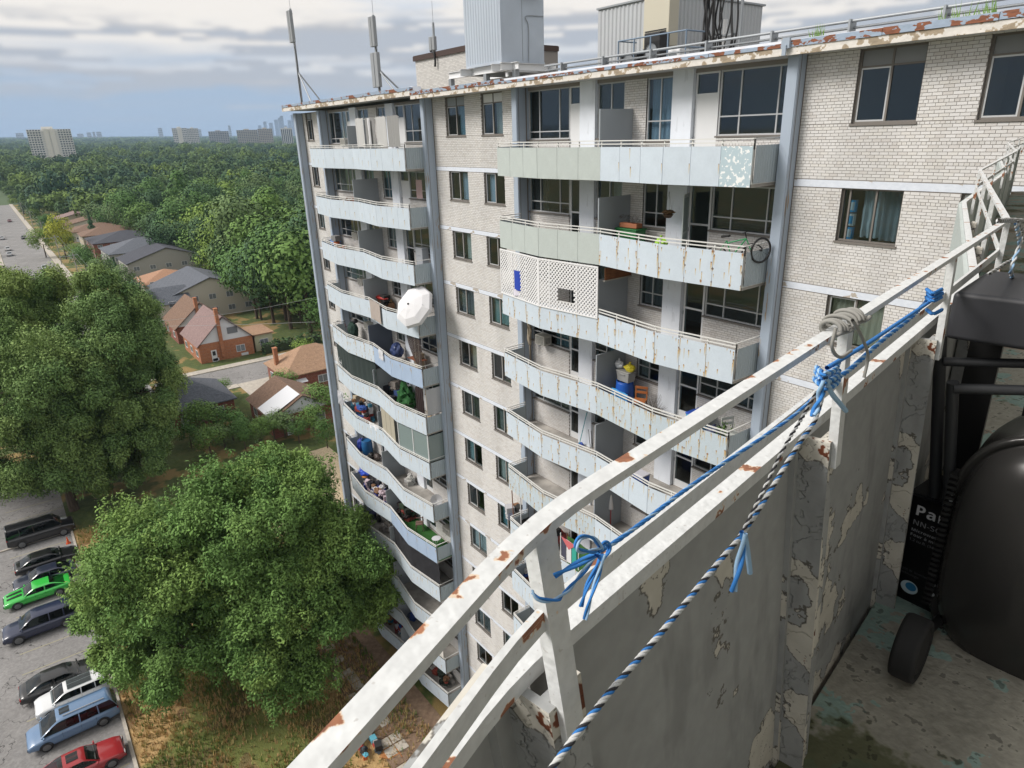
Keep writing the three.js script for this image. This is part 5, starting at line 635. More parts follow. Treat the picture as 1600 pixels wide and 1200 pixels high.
function house(label, x0, x1, z0, z1, h, rh, type, wm, rmat, { chim, gable, base, group } = {}) {
  const cx = (x0 + x1) / 2, cz = (z0 + z1) / 2, w = (x1 - x0) / 2, d = (z1 - z0) / 2, t = thing('house', label, 'house', [cx, 0, cz], 0, group), o = .4;
  part('wall', bx(-w, w, 0, h, -d, d), wm, t); let rf = [], gx = gable || wm;
  const thick = (a, b, c, e) => { const n = b.clone().sub(a).cross(e.clone().sub(a)).normalize().multiplyScalar(-.12); return [quad(a, b, c, e), quad(a.clone().add(n), e.clone().add(n), c.clone().add(n), b.clone().add(n)), quad(a, a.clone().add(n), b.clone().add(n), b), quad(e, c, c.clone().add(n), e.clone().add(n))]; };
  const k = rh / (type === 'gz' ? w : d), ye = h - k * o;
  if (type === 'gx') { rf = [...thick(v(-w - o, ye, d + o), v(w + o, ye, d + o), v(w + o, h + rh, 0), v(-w - o, h + rh, 0)), ...thick(v(w + o, ye, -d - o), v(-w - o, ye, -d - o), v(-w - o, h + rh, 0), v(w + o, h + rh, 0))]; part('gable', [tri(v(w - .01, h, d), v(w - .01, h, -d), v(w - .01, h + rh - .14, 0)), tri(v(-w, h, -d), v(-w, h, d), v(-w, h + rh - .14, 0))], gx, t); }
  else if (type === 'gz') { rf = [...thick(v(w + o, ye, d + o), v(w + o, ye, -d - o), v(0, h + rh, -d - o), v(0, h + rh, d + o)), ...thick(v(-w - o, ye, -d - o), v(-w - o, ye, d + o), v(0, h + rh, d + o), v(0, h + rh, -d - o))]; part('gable', [tri(v(-w, h, d), v(w, h, d), v(0, h + rh - .14, d)), tri(v(w, h, -d), v(-w, h, -d), v(0, h + rh - .14, -d))], gx, t); }
  else if (type === 'hip') { const q = Math.max(0, w - d) , p = Math.max(0, d - w), y = h - .1, W = w + o, D = d + o, a = v(-q, h + rh, -p), b = v(q, h + rh, p); rf = [quad(v(-W, y, D), v(W, y, D), v(q, h + rh, p), v(-q, h + rh, p)), quad(v(W, y, -D), v(-W, y, -D), v(-q, h + rh, -p), v(q, h + rh, -p)), quad(v(W, y, D), v(W, y, -D), v(q, h + rh, -p), v(q, h + rh, p)), quad(v(-W, y, -D), v(-W, y, D), v(-q, h + rh, p), v(-q, h + rh, -p)), bx(-W, W, y - .14, y, -D, D)]; }
  else rf = [bx(-w - .3, w + .3, h, h + .25, -d - .3, d + .3)];
  const roof = part('roof', rf, rmat, t); roof.material.side = DS;
  if (chim) { const [cx2, cz2, ch] = chim; part('chimney', [bc(.7, ch, .55, cx2, h * .2, cz2), bc(.8, .12, .65, cx2, h * .2 + ch, cz2)], hm.orange, roof); }
  const st = Math.max(1, Math.round(h / 2.9));
  for (let s = 0; s < st; s++) { const y = s * 2.9 + .9, n1 = Math.max(1, Math.floor(d * 2 / 3.6)), n2 = Math.max(1, Math.floor(w * 2 / 3.8));
    for (let i = 0; i < n1; i++) { const z = -d + (i + .5) * 2 * d / n1; if (s === 0 && i === n1 - 1 && n1 > 1) { const q = part('door', bx(w, w + .06, 0, 2.05, z - .45, z + .45), hm.white, t); part('door_pane', bx(w + .061, w + .07, 1.1, 1.85, z - .25, z + .25), M.dark, q); continue; } const f = part('window', [bx(w, w + .07, y, y + 1.2, z - .75, z - .68), bx(w, w + .07, y, y + 1.2, z + .68, z + .75), bx(w, w + .07, y, y + .07, z - .68, z + .68), bx(w, w + .07, y + 1.13, y + 1.2, z - .68, z + .68), bx(w, w + .06, y + .07, y + 1.13, z - .03, z + .03)], hm.white, t); part('pane', bx(w + .002, w + .03, y + .07, y + 1.13, z - .68, z + .68), M.houseGlass, f); }
    for (let i = 0; i < n2; i++) { const x = -w + (i + .5) * 2 * w / n2, f = part('window', [bx(x - .7, x - .63, y, y + 1.15, d, d + .07), bx(x + .63, x + .7, y, y + 1.15, d, d + .07), bx(x - .63, x + .63, y, y + .07, d, d + .07), bx(x - .63, x + .63, y + 1.08, y + 1.15, d, d + .07)], hm.white, t); part('pane', bx(x - .63, x + .63, y + .07, y + 1.08, d + .002, d + .03), M.houseGlass, f); } }
  return t;
}
M.houseGlass = mat(lin(.17, .19, .21), .05);
{
  const a = house('orange brick house with white gable and tall brick chimney', -131, -119.6, -14.6, -5.6, 3.4, 4.2, 'gx', hm.orange, rm.pink, { chim: [5.85, .8, 8.4], gable: hm.white });
  part('gable_window', bx(5.71, 5.78, 4.4, 5.5, -2.2, -.5), M.houseGlass, a); part('basement_window', [bx(5.71, 5.76, .1, .55, 1.6, 2.6), bx(5.71, 5.76, .1, .55, -3.4, -2.2)], hm.white, a);
  house('small yellow clad extension behind the orange brick house', -127, -120.6, -18.4, -15.2, 2.9, .3, 'flat', mat(lin(.5, .5, .34), .85), rm.tan);
  house('red brick house with white gable beyond the orange one', -146, -135.5, -15, -5.5, 3.2, 4.0, 'gx', hm.red, rm.brown, { chim: [5.4, .6, 7.6], gable: hm.white });
  house('cream stucco house with long slate grey roof', -172, -153.5, -26, -8, 5.4, 3.2, 'gx', hm.cream, rm.grey); house('cream front wing of the slate roofed house', -160, -151.5, -12, -5.2, 4.8, 2.6, 'gz', hm.cream, rm.grey);
  house('low house with orange tiled roof behind the cream house', -190, -178, -20, -8, 4.6, 2.2, 'hip', hm.tan, rm.orange);
  house('large grey stucco house with twin dark gables', -220, -205, -29, -9, 6, 3.2, 'gx', hm.grey, rm.dark); house('grey hip roofed house behind the twin gables', -246, -228, -28, -8, 6, 3, 'hip', hm.grey, rm.grey);
  house('red brick house with low dark hip roof', -282, -262, -30, -8, 5.6, 2.4, 'hip', hm.red, rm.dark); house('stone fronted house beside the red brick one', -304, -290, -28, -8, 5.4, 2.2, 'hip', hm.tan, rm.brown);
  house('beige bungalow with brown flat hip roof', -338, -322, -28, -7, 4, 2.2, 'hip', hm.cream, rm.brown); house('cream bungalow with brown gable roof by the spruce', -368, -352, -30, -8, 4, 2.4, 'gx', hm.cream, rm.brown); house('small brown roofed bungalow further up the street', -404, -388, -26, -8, 4, 2.2, 'gx', hm.tan, rm.pink);
  house('dark roofed red house among trees up the street', -560, -535, -30, -6, 6, 3.4, 'hip', hm.red, rm.dark); house('white flat roofed house among far trees', -610, -590, -40, -18, 6, .4, 'flat', hm.white, rm.grey); house('blue gabled house half hidden in the wood', -410, -392, -112, -94, 7, 4.5, 'gx', mat(lin(.12, .18, .32), .8), rm.dark, { gable: hm.white }); house('pale flat house roof showing above the wood', -560, -540, -125, -105, 8, .4, 'flat', hm.white, rm.grey);
  const b = house('red brick bungalow with tan hip roof and chimney', -103, -94.4, -22.5, -11.6, 3.1, 2.8, 'hip', hm.red, rm.tan, { chim: [-1, 4.9, 5.4] }); part('door_awning', quad(v(4.3, 2.2, 4.4), v(5.3, 1.9, 4.4), v(5.3, 1.9, 2.6), v(4.3, 2.2, 2.6)), hm.white, b);
  const c = house('low brown roofed garage with a white roof patch', -90, -80.5, -12.8, -4.8, 2.8, 2.2, 'gx', hm.red, rm.brown, { gable: hm.white }); part('roof_patch', quad(v(.2, 2.85, 4.36), v(4.6, 2.85, 4.36), v(4.6, 4.98, .1), v(.2, 4.98, .1)).translate(0, .05, .04), hm.white, c);
  house('red brick bungalow with grey hip roof under the trees', -101, -91.5, -3.2, 5.4, 2.9, 2.5, 'hip', hm.red, rm.grey);
}
// cars
function car(label, x, z, turn, L, W, Ht, kind, col, group) {
  const t = thing(kind === 'van' ? 'parked_van' : 'parked_car', label, kind === 'van' ? 'van' : 'car', [x, .012, z], turn, group), paint = new THREE.MeshPhysicalMaterial({ color: lin(...col), roughness: .32, clearcoat: .8, clearcoatRoughness: .08 });
  const S = { sedan: { belt: .9, top: [[-.5, .55], [-.492, .8], [-.46, .9], [-.36, .95], [.24, .93], [.4, .82], [.47, .72], [.495, .58], [.5, .45]], g: [-.40, -.2, .07, .25] }, coupe: { belt: .88, top: [[-.5, .6], [-.49, .86], [-.4, .94], [-.3, .93], [.2, .9], [.4, .82], [.48, .7], [.5, .45]], g: [-.42, -.2, .02, .2] }, suv: { belt: 1.05, top: [[-.5, .6], [-.495, 1.0], [-.47, 1.06], [.24, 1.04], [.42, .95], [.485, .82], [.5, .55]], g: [-.492, -.42, .08, .27] }, mpv: { belt: 1.0, top: [[-.5, .6], [-.495, 1.0], [-.47, 1.03], [.28, 1.0], [.44, .84], [.49, .7], [.5, .5]], g: [-.49, -.44, .12, .34] }, van: { belt: 1.2, top: [[-.5, .6], [-.498, 1.15], [-.48, 1.2], [.3, 1.18], [.44, 1.04], [.49, .95], [.5, .6]], g: [-.496, -.485, .2, .32] }, pickup: { belt: 1.1, top: [[-.5, .7], [-.495, 1.08], [.24, 1.1], [.44, 1.02], [.492, .92], [.5, .6]], g: [-.2, -.16, .08, .2] } }[kind];
  const at1 = f => { const a = S.top; for (let i = 0; i + 1 < a.length; i++) if (f <= a[i + 1][0]) return mix(a[i][1], a[i + 1][1], (f - a[i][0]) / (a[i + 1][0] - a[i][0])); return a[a.length - 1][1]; };
  const fs = []; for (let i = 0; i <= 30; i++) { const u = i / 30; fs.push(-.5 * Math.cos(u * PI)); } const P = [], I = [], n = 11;
  for (const f of fs) { const e = Math.pow(Math.abs(f) * 2, 6), hw = W / 2 * (1 - .13 * e), yt = at1(f), yb = .24 + .12 * e; const h = [[.0, yb], [.86, yb], [.96, yb + .07], [1, yb + .22], [.985, mix(yb, yt, .72)], [.9, yt - .015]]; const ring = [...h.map(([a, y]) => [-a * hw, y]), ...h.slice(1).reverse().map(([a, y]) => [a * hw, y])]; ring.splice(6, 0, [0, yt + .025]); for (const [zz, y] of ring) P.push(f * L * (1 - (e > .99 ? 0 : 0)), y, zz); }
  const rn = 12; for (let i = 0; i + 1 < fs.length; i++) for (let k = 0; k < rn; k++) { const a = i * rn + k, b = i * rn + (k + 1) % rn; I.push(a, b, b + rn, a, b + rn, a + rn); }
  for (const base of [0, (fs.length - 1) * rn]) for (let k = 1; k + 1 < rn; k++) base ? I.push(base, base + k, base + k + 1) : I.push(base, base + k + 1, base + k);
  const g = new THREE.BufferGeometry(); g.setAttribute('position', new THREE.Float32BufferAttribute(P, 3)); g.setIndex(I); g.computeVertexNormals(); part('body', g, paint, t);
  const [r0, r1, f1, f0] = S.g.map(q => q * L), yb = S.belt - .03, hb = W / 2 * .88, ht = W / 2 * .7, yr = Ht - .05, fr = (a0, a1, b1, b0, hB, hT, y0, y1) => merge([quad(v(a0, y0, hB), v(b0, y0, hB), v(b1, y1, hT), v(a1, y1, hT)), quad(v(b0, y0, -hB), v(a0, y0, -hB), v(a1, y1, -hT), v(b1, y1, -hT)), quad(v(b0, y0, hB), v(b0, y0, -hB), v(b1, y1, -hT), v(b1, y1, hT)), quad(v(a0, y0, -hB), v(a0, y0, hB), v(a1, y1, hT), v(a1, y1, -hT)), quad(v(a1, y1, hT), v(b1, y1, hT), v(b1, y1, -hT), v(a1, y1, -hT))]);
  { // cabin: one curved loft, glass below the roof edge and on the two screens, paint above
    const ns = 22, gl = { P: [], I: [] }, pt = { P: [], I: [] }, rows = [];
    for (let i = 0; i <= ns; i++) { const u = i / ns, x = mix(r0, f0, .5 - .5 * Math.cos(u * PI)), up = x < r1 ? sm(r0 - (r1 - r0) * .25, r1 + .12, x) : x > f1 ? 1 - sm(f1 - .15, f0 + (f0 - f1) * .2, x) : 1, top = yb + (Ht - yb) * Math.pow(Math.max(up, 0), .8), w = mix(hb, ht, clamp(up)); const ye = mix(yb, top, .82), we = mix(hb, w, .8); rows.push({ x, ring: [[-hb, yb], [-we, ye], [-w * .9, mix(ye, top, .62)], [-w * .5, top - .012], [0, top + .012], [w * .5, top - .012], [w * .9, mix(ye, top, .62)], [we, ye], [hb, yb]] }); }
    for (let i = 0; i < ns; i++) for (let k = 0; k < 8; k++) { const A = rows[i], Bq = rows[i + 1], mx = (A.x + Bq.x) / 2, screen = mx > f1 + .1 || mx < r1 - .06, glass = k === 0 || k === 7 || screen && k > 1 && k < 6, o = glass ? gl : pt, n0 = o.P.length / 3; o.P.push(A.x, A.ring[k][1], A.ring[k][0], A.x, A.ring[k + 1][1], A.ring[k + 1][0], Bq.x, Bq.ring[k + 1][1], Bq.ring[k + 1][0], Bq.x, Bq.ring[k][1], Bq.ring[k][0]); o.I.push(n0, n0 + 1, n0 + 2, n0, n0 + 2, n0 + 3); }
    const mk = o => { let g = new THREE.BufferGeometry(); g.setAttribute('position', new THREE.Float32BufferAttribute(o.P, 3)); g.setIndex(o.I); g = mergeVertices(g, 1e-4); g.computeVertexNormals(); return g; };
    part('windows', mk(gl), M.carGlass, t); const pm = paint.clone(); pm.side = DS; part('roof', mk(pt), pm, t);
    part('seats', [-.28, .28].flatMap(q => [rb(.5, .5, .48, .08, mix(r0, f0, .62), yb - .25, q * W * .8), rb(.5, .5, .48, .08, mix(r0, f0, .34), yb - .25, q * W * .8)]), M.seat, t); part('dashboard', rb(.4, .2, W * .72, .06, f0 - .35, yb - .02, 0), M.seat, t); part('cabin_floor', bx(r0 + .05, f0 - .1, yb - .03, yb + .06, -hb + .03, hb - .03), M.seat, t);
    const pil = []; for (const s of [-1, 1]) { pil.push(bar(v(mix(r0, f0, .5), yb, s * (hb + .004)), v(mix(r0, f0, .49), mix(yb, Ht, .8), s * (mix(hb, ht, .8) + .006)), .07, .03), bar(v(r0 + .05, yb + .012, s * (hb + .006)), v(f0 - .05, yb + .012, s * (hb + .006)), .025, .045)); if (kind === 'van' || kind === 'mpv' || kind === 'suv') pil.push(bar(v(mix(r0, f0, .25), yb, s * (hb + .004)), v(mix(r0, f0, .25), mix(yb, Ht, .8), s * (mix(hb, ht, .8) + .006)), .07, .03)); } part('window_pillars', pil, paint, t);
    const seams = []; for (const s of [-1, 1]) for (const q of [.3, .5, .74]) seams.push(bx(mix(r0, f0, q) - .006, mix(r0, f0, q) + .006, .42, yb - .02, s > 0 ? W / 2 * .975 : -W / 2 * .975 - .02, s > 0 ? W / 2 * .975 + .02 : -W / 2 * .975)); part('door_seams', seams, M.dark, t); part('door_handles', [-1, 1].flatMap(s => [.36, .56].map(q => rb(.2, .035, .03, .01, mix(r0, f0, q), yb - .16, s * (W / 2 * .995)))), paint, t); part('grille', rb(.06, .16, W * .5, .02, L * .487, .52, 0), M.dark, t);
  }
  const R = kind === 'van' || kind === 'suv' || kind === 'pickup' ? .36 : .32;
  for (const fx of [-.3, .31]) for (const s of [-1, 1]) { const w = part('wheel', lathe([[.05, -.1], [R - .06, -.11], [R, -.08], [R, .08], [R - .06, .11], [.05, .1]], 24).rotateX(PI / 2).translate(fx * L, R, s * (W / 2 - .1)), M.black, t); part('rim', lathe([[.001, .02], [.06, .03], [R - .1, .01], [R - .07, -.02]], 18).rotateX(s * PI / 2).translate(fx * L, R, s * (W / 2 + .0)), M.rim, w); part('wheel_arch', new THREE.RingGeometry(R, R + .07, 20, 1, 0, PI).rotateY(s > 0 ? 0 : PI).translate(fx * L, R, s * (W / 2 + .012)), M.dark, w); }
  for (const s of [-1, 1]) { part('headlight', rb(.12, .13, .34, .03, L * .478, at1(.47) - .19, s * W * .33), M.lamp, t); part('taillight', rb(.1, .16, .3, .03, -L * .485, at1(-.48) - .22, s * W * .36), M.tail, t); part('mirror', rb(.1, .12, .2, .03, f0 - .15, S.belt, s * (W / 2 + .04)), paint, t); }
  part('bumper', [rb(.14, .2, W * .82, .05, L * .478, .3, 0), rb(.14, .2, W * .82, .05, -L * .478, .3, 0)], kind === 'van' || kind === 'pickup' ? M.steel : paint, t); part('number_plate', [bx(-L * .5 - .022, -L * .5 - .012, .62, .74, -.22, .22)], hm.white, t);
  return t;
}
M.rim = mat(lin(.16, .165, .17), .4, { metalness: .5 }); M.seat = mat(lin(.07, .068, .065), .9); M.carGlass = new THREE.MeshPhysicalMaterial({ color: 0x9fa8a8, transmission: 1, thickness: 0, roughness: .02, ior: 1.5, side: DS }); M.lamp = mat(lin(.6, .62, .64), .15); M.tail = mat(lin(.3, .01, .01), .2);
{
  const A = -PI / 2, B = PI / 2, G2 = 'cars parked in the lot below', P = (px, py, y = .75) => { const p = at(px, py, y); return [p.x, p.z]; };   // A: nose towards +z, away from the kerb
  const noseOut = -PI / 2, noseIn = PI / 2;
  car('old black van with silver roof stripes parked beside trees', ...P(63, 826, 1), noseIn, 5.5, 2.0, 2.1, 'van', [.012, .012, .014], G2);
  car('glossy black sedan parked between the van and a navy car', ...P(73, 872), noseIn, 4.9, 1.85, 1.45, 'sedan', [.009, .009, .010], G2);
  car('dark navy sedan mostly hidden behind the green coupe', ...P(70, 898), noseOut, 4.7, 1.8, 1.42, 'sedan', [.016, .02, .04], G2);
  const gc = car('bright green muscle coupe with black hood stripes', ...P(58, 921), noseOut, 4.8, 1.9, 1.35, 'coupe', [.03, .40, .05], G2); part('hood_stripe', [quad(v(1.05, .935, -.18), v(1.05, .935, -.42), v(2.1, .80, -.40), v(2.1, .80, -.17)), quad(v(1.05, .935, .42), v(1.05, .935, .18), v(2.1, .80, .17), v(2.1, .80, .40))].map(g => g.translate(0, .035, 0)), mat(lin(.01, .01, .01), .3, { side: DS }), gc);
  car('dark blue sport utility with side steps and chrome bumper', ...P(64, 969, .85), noseOut, 5.1, 1.95, 1.8, 'suv', [.012, .018, .05], G2);
  car('black sedan beside a white hatchback under the tree', ...P(95, 1058), noseIn, 4.9, 1.85, 1.45, 'sedan', [.012, .012, .013], G2);
  const wc = car('white hatchback with black glass roof', ...P(114, 1083), noseOut, 4.4, 1.82, 1.55, 'suv', [.62, .63, .64], G2); part('glass_roof', bx(-1.2, .2, 1.56, 1.575, -.5, .5), M.carGlass, wc);
  const bm = car('steel blue minivan with roof rails and sunroof', ...P(113, 1122, .9), noseOut, 5.1, 1.95, 1.75, 'mpv', [.11, .19, .32], G2); part('roof_rail', [bx(-1.9, .4, 1.75, 1.8, .5, .54), bx(-1.9, .4, 1.75, 1.8, -.54, -.5)], M.steel, bm); part('sunroof', bx(.0, .55, 1.755, 1.77, -.3, .3), M.carGlass, bm);
  const rc = car('red coupe with sunroof at the end of the row', ...P(128, 1190), noseIn, 4.5, 1.8, 1.38, 'coupe', [.30, .02, .025], G2); part('sunroof', bx(-.7, -.1, 1.385, 1.4, -.35, .35), M.carGlass, rc);
  const S2 = 'cars on the far street'; [[15, 345, 'dark red car driving on the far street', [.14, .02, .02], 0], [37, 371, 'black car parked at the kerb of the far street', [.01, .01, .01], 0], [3, 372, 'white car crossing the far street', [.55, .56, .58], PI], [12, 389, 'white sedan on the near lane of the far street', [.6, .6, .6], PI], [15, 397, 'silver white car following on the far street', [.5, .52, .54], PI], [70, 418, 'silver car parked by the street trees', [.4, .42, .44], 0], [118, 398, 'grey car parked under the street wires', [.2, .21, .22], 0], [325, 628, 'dark grey car parked in the driveway', [.05, .055, .06], 0]].forEach(([px, py, l, c, a]) => car(l, ...P(px, py, .6), a, 4.6, 1.82, 1.45, 'sedan', c, S2));
  const cone = thing('traffic_cone', 'orange traffic cone at the parking lot corner', 'cone', at(107, 849, 0)); part('cone_body', lathe([[.14, .04], [.03, .7], [.001, .7]], 16), mat(lin(.6, .09, .02), .6), cone); part('base', bc(.38, .04, .38), mat(lin(.5, .08, .02), .6), cone);
  // discarded things on the grass
  heap('heap of discarded toys, bags and broken furniture on the grass', at(570, 1160, 0), 22, 2.6, 1.6, .35, [[.02, .02, .02], [.05, .06, .07], [.1, .35, .45], [.5, .12, .03], [.4, .04, .03], [.3, .3, .3]], 141);
  const bd = thing('plywood_board', 'orange plywood board dumped on the grass', 'board', at(610, 1178, 0), .7); part('sheet', bx(-.55, .55, .02, .06, -.4, .4), mat(lin(.36, .15, .05), .85), bd); part('broken_edge', bx(.4, .8, .01, .05, -.2, .15), mat(lin(.3, .12, .04), .9), bd);
  // street poles and wires
  const PX = [[-118, -1], [-165, 1], [-212, 1], [-262, 1], [-318, 1], [-380, 1], [-450, 1]], hts = 9.5, poles = PX.map(([x, z], i) => { const t = thing('utility_pole', ['wooden utility pole by the orange brick house corner', 'wooden utility pole along the far street kerb'][Math.min(i, 1)], 'utility pole', [x, 0, z + 1], 0, 'utility poles along the far street'); part('pole', rod(v(0, 0, 0), v(0, hts, 0), .16, .11), mat(lin(.3, .28, .25), .9), t); part('crossarm', bx(-.06, .06, hts - .7, hts - .58, -1.1, 1.1), M.galv, t); part('lamp_arm', tube([v(0, hts - 1.6, 0), v(0, hts - .9, 1.2), v(0, hts - .7, 2.6)], .05, 5, 14), M.galv, t); part('lamp_head', rb(.25, .12, .6, .04, 0, hts - .78, 2.8), M.galv, t); return v(x, hts - .6, z + 1); });
  for (const dz of [-1, 0, 1]) { const t = thing('overhead_wire', 'thin overhead wire strung between the street poles', 'wire', [0, 0, 0], 0, 'wires between the street poles'); poles.slice(0, -1).forEach((p, i) => { const q = poles[i + 1], m = p.clone().lerp(q, .5).add(v(0, -.7, 0)), o = v(0, 0, dz); part('span', tube([p.clone().add(o), m.add(o), q.clone().add(o)], .018, 4, 14), M.galv, t); }); }
  const A1 = poles[0], far = [[488, 466, -118], [492, 503, -100]]; far.forEach(([px, py, X], i) => { const t = thing('service_wire', ['upper thin wire running from the corner pole toward the block', 'lower thin wire running from the corner pole toward the block'][i], 'wire'), e = atX(px, py, X); part('span', tube([A1.clone().add(v(0, -i * .8, 0)), A1.clone().lerp(e, .5).add(v(0, -.5, 0)), e], .022, 4, 20), mat(lin(.35, .36, .36), .7), t); });
}
// ------------------------------------------------------------------ trees, wood, far towers
function leafM(o = {}) { return new THREE.MeshStandardMaterial({ color: 0xffffff, roughness: .9, side: DS, vertexColors: true, ...o }); }
const barkM = mat(0xffffff, .95, { map: T(128, (x, y) => { const k = fb(x, y * .4, 20, 4, 5); return mix3([58, 48, 40], [112, 98, 84], k); }) });
function leafClump(seed, n, rad, size) {                 // a spray of leaf-sized faces
  const r = rng(seed), P = [], N = [], Cc = [];
  for (let k = 0; k < n; k++) {
    const d = v(r() - .5, r() - .5, r() - .5).normalize(), c = d.clone().multiplyScalar(rad * Math.cbrt(r())), nn = d.clone().add(v(0, .6, 0)).add(v(r() - .5, r() - .5, r() - .5)).normalize(), a = v(r() - .5, r() - .5, r() - .5).cross(nn).normalize(), b = nn.clone().cross(a), s = size * (.7 + r() * .6), w = s * (.4 + r() * .15);
    const q = [c.clone().addScaledVector(a, -s), c.clone().addScaledVector(b, -w), c.clone().addScaledVector(a, s).addScaledVector(nn, -s * .25), c.clone().addScaledVector(b, w)], g = .85 + r() * .3;
    for (const i of [0, 1, 2, 0, 2, 3]) { P.push(...q[i]); N.push(...nn); Cc.push(g, g, g * .9); }
  }
  const g = new THREE.BufferGeometry(); g.setAttribute('position', new THREE.Float32BufferAttribute(P, 3)); g.setAttribute('normal', new THREE.Float32BufferAttribute(N, 3)); g.setAttribute('color', new THREE.Float32BufferAttribute(Cc, 3)); g.setAttribute('uv', new THREE.Float32BufferAttribute(new Float32Array(P.length / 3 * 2), 2)); return g;
}
const clumps = [leafClump(1, 34, .42, .095)], feather = [leafClump(3, 34, .5, .095)];
const bigLeaf = leafM();
function bigTree(label, base, lobes, n, hue, seed, { droop = 0, geo = clumps[0], sub = 30, ts = .42, sr = .22 } = {}) {
  const t = thing('big_tree', label, 'tree', base), r = rng(seed), subs = [], L = lobes.map(([x, y, z, R]) => ({ c: v(x - base[0], y, z - base[2]), R }));
  const tot = L.reduce((s, l) => s + l.R * l.R, 0);
  for (const l of L) { const k = Math.max(8, Math.round(sub * l.R * l.R / tot * L.length)); for (let i = 0; i < k; i++) { const u = r() * 2 - 1, a = r() * 6.28, s = Math.sqrt(1 - u * u), d = v(s * Math.cos(a), u * .9 + .1, s * Math.sin(a)), rad = l.R * (.62 + r() * .34); subs.push({ c: l.c.clone().addScaledVector(d, rad), R: l.R * (sr + r() * .2), l, tone: r() }); } }
  const im = new THREE.InstancedMesh(geo, bigLeaf, n), m4 = new THREE.Matrix4(), q = new THREE.Quaternion(), e = new THREE.Euler(), col = new THREE.Color();
  for (let i = 0; i < n; i++) {
    const s = subs[Math.floor(r() * subs.length)], u = r() * 2 - 1, a = r() * 6.28, w = Math.sqrt(1 - u * u), rad = s.R * Math.pow(r(), .4) * (r() < .08 ? 1.35 : 1), p = s.c.clone().add(v(w * Math.cos(a) * rad, u * rad * .75 - droop * r() * s.R, w * Math.sin(a) * rad));
    if (p.y < .3) p.y = .3 + r(); const sc = .75 + r() * .6; m4.compose(p, q.setFromEuler(e.set((r() - .5) * 1.2, r() * 6.28, (r() - .5) * 1.2)), v(sc, sc * (1 + droop * .5), sc)); im.setMatrixAt(i, m4);
    const k = .8 + s.tone * .35 + (r() - .5) * .25; im.setColorAt(i, col.setRGB(hue[0] * k * (.9 + s.tone * .25), hue[1] * k, hue[2] * k));
  }
  im.name = 'crown'; im.userData.kind = 'stuff'; im.castShadow = im.receiveShadow = true; t.add(im);
  const gs = [], top = L.reduce((s, l) => Math.max(s, l.c.y), 0), fork = v(0, top * .32, 0); gs.push(rod(v(0, -.1, 0), fork, ts, ts * .72, 12)); part('trunk', gs, barkM, t);
  for (const l of L) { const mid = fork.clone().lerp(l.c, .5).add(v((r() - .5) * .8, .6, (r() - .5) * .8)); const lg = [rod(fork, mid, ts * .45, ts * .28, 7), rod(mid, l.c, ts * .28, ts * .14, 6)]; for (const s of subs.filter(s => s.l === l).slice(0, 7)) lg.push(rod(l.c.clone().lerp(mid, r() * .6), s.c, ts * .1, ts * .03, 5)); part('limb', lg, barkM, t); }
  return t;
}
bigTree('broad leafy green tree on the dry lawn beside the parked cars', [-40, 0, 9.6], [[-41, 11.2, 8.4, 5.4], [-43, 9.3, 13.6, 4.8], [-46, 7.6, 16.8, 3.1], [-38.8, 8.6, 4.9, 4.3], [-38.2, 5, 8.6, 4.4], [-41.2, 4.8, 14.4, 3.5], [-37.8, 6, 3.0, 2.8], [-42, 13.6, 6.6, 3.0], [-44.6, 4.6, 17.2, 2.3], [-36.8, 7.6, 7.6, 3.2]], 21000, [.14, .25, .065], 5, { sub: 26 });
bigTree('feathery dark green tree towering behind the black van', [-79, 0, 11], [[-79, 17, 10.6, 5.4], [-78, 11, 8.6, 4.4], [-77, 12, 13.6, 5.2], [-80, 6, 9.4, 4.0], [-76.5, 5.2, 12, 4.6], [-79, 21, 10, 3.2]], 11000, [.15, .245, .08], 6, { droop: .7, geo: feather[0], sub: 30, sr: .13, ts: .5 });
bigTree('feathery dark green tree leaning over the parking lot end', [-77, 0, 17.6], [[-77, 14, 18.5, 6], [-76.5, 8, 15.2, 4.8], [-77.5, 7.5, 20.6, 5.2], [-75.5, 4, 17.2, 3.8]], 8500, [.14, .235, .075], 7, { droop: .8, geo: feather[0], sub: 28, sr: .13, ts: .5 });
bigTree('feathery yellow green tree rising at the lot boundary', [-88, 0, 24], [[-88, 17, 22, 6.4], [-88, 10, 24, 6], [-90, 20, 17, 4.6]], 11000, [.165, .255, .075], 8, { droop: .6, geo: feather[0], sub: 30 });
bigTree('darker tree filling in behind the feathery trees', [-94, 0, 9], [[-94, 13, 9, 5.6], [-94, 8, 6.5, 4], [-94, 8, 14, 5]], 8000, [.085, .165, .05], 9, { sub: 26 });
const hillH = (x, z) => Math.max(0, -x - 600) * mix(.0165, .0085, clamp((z - 18) / x / .4));
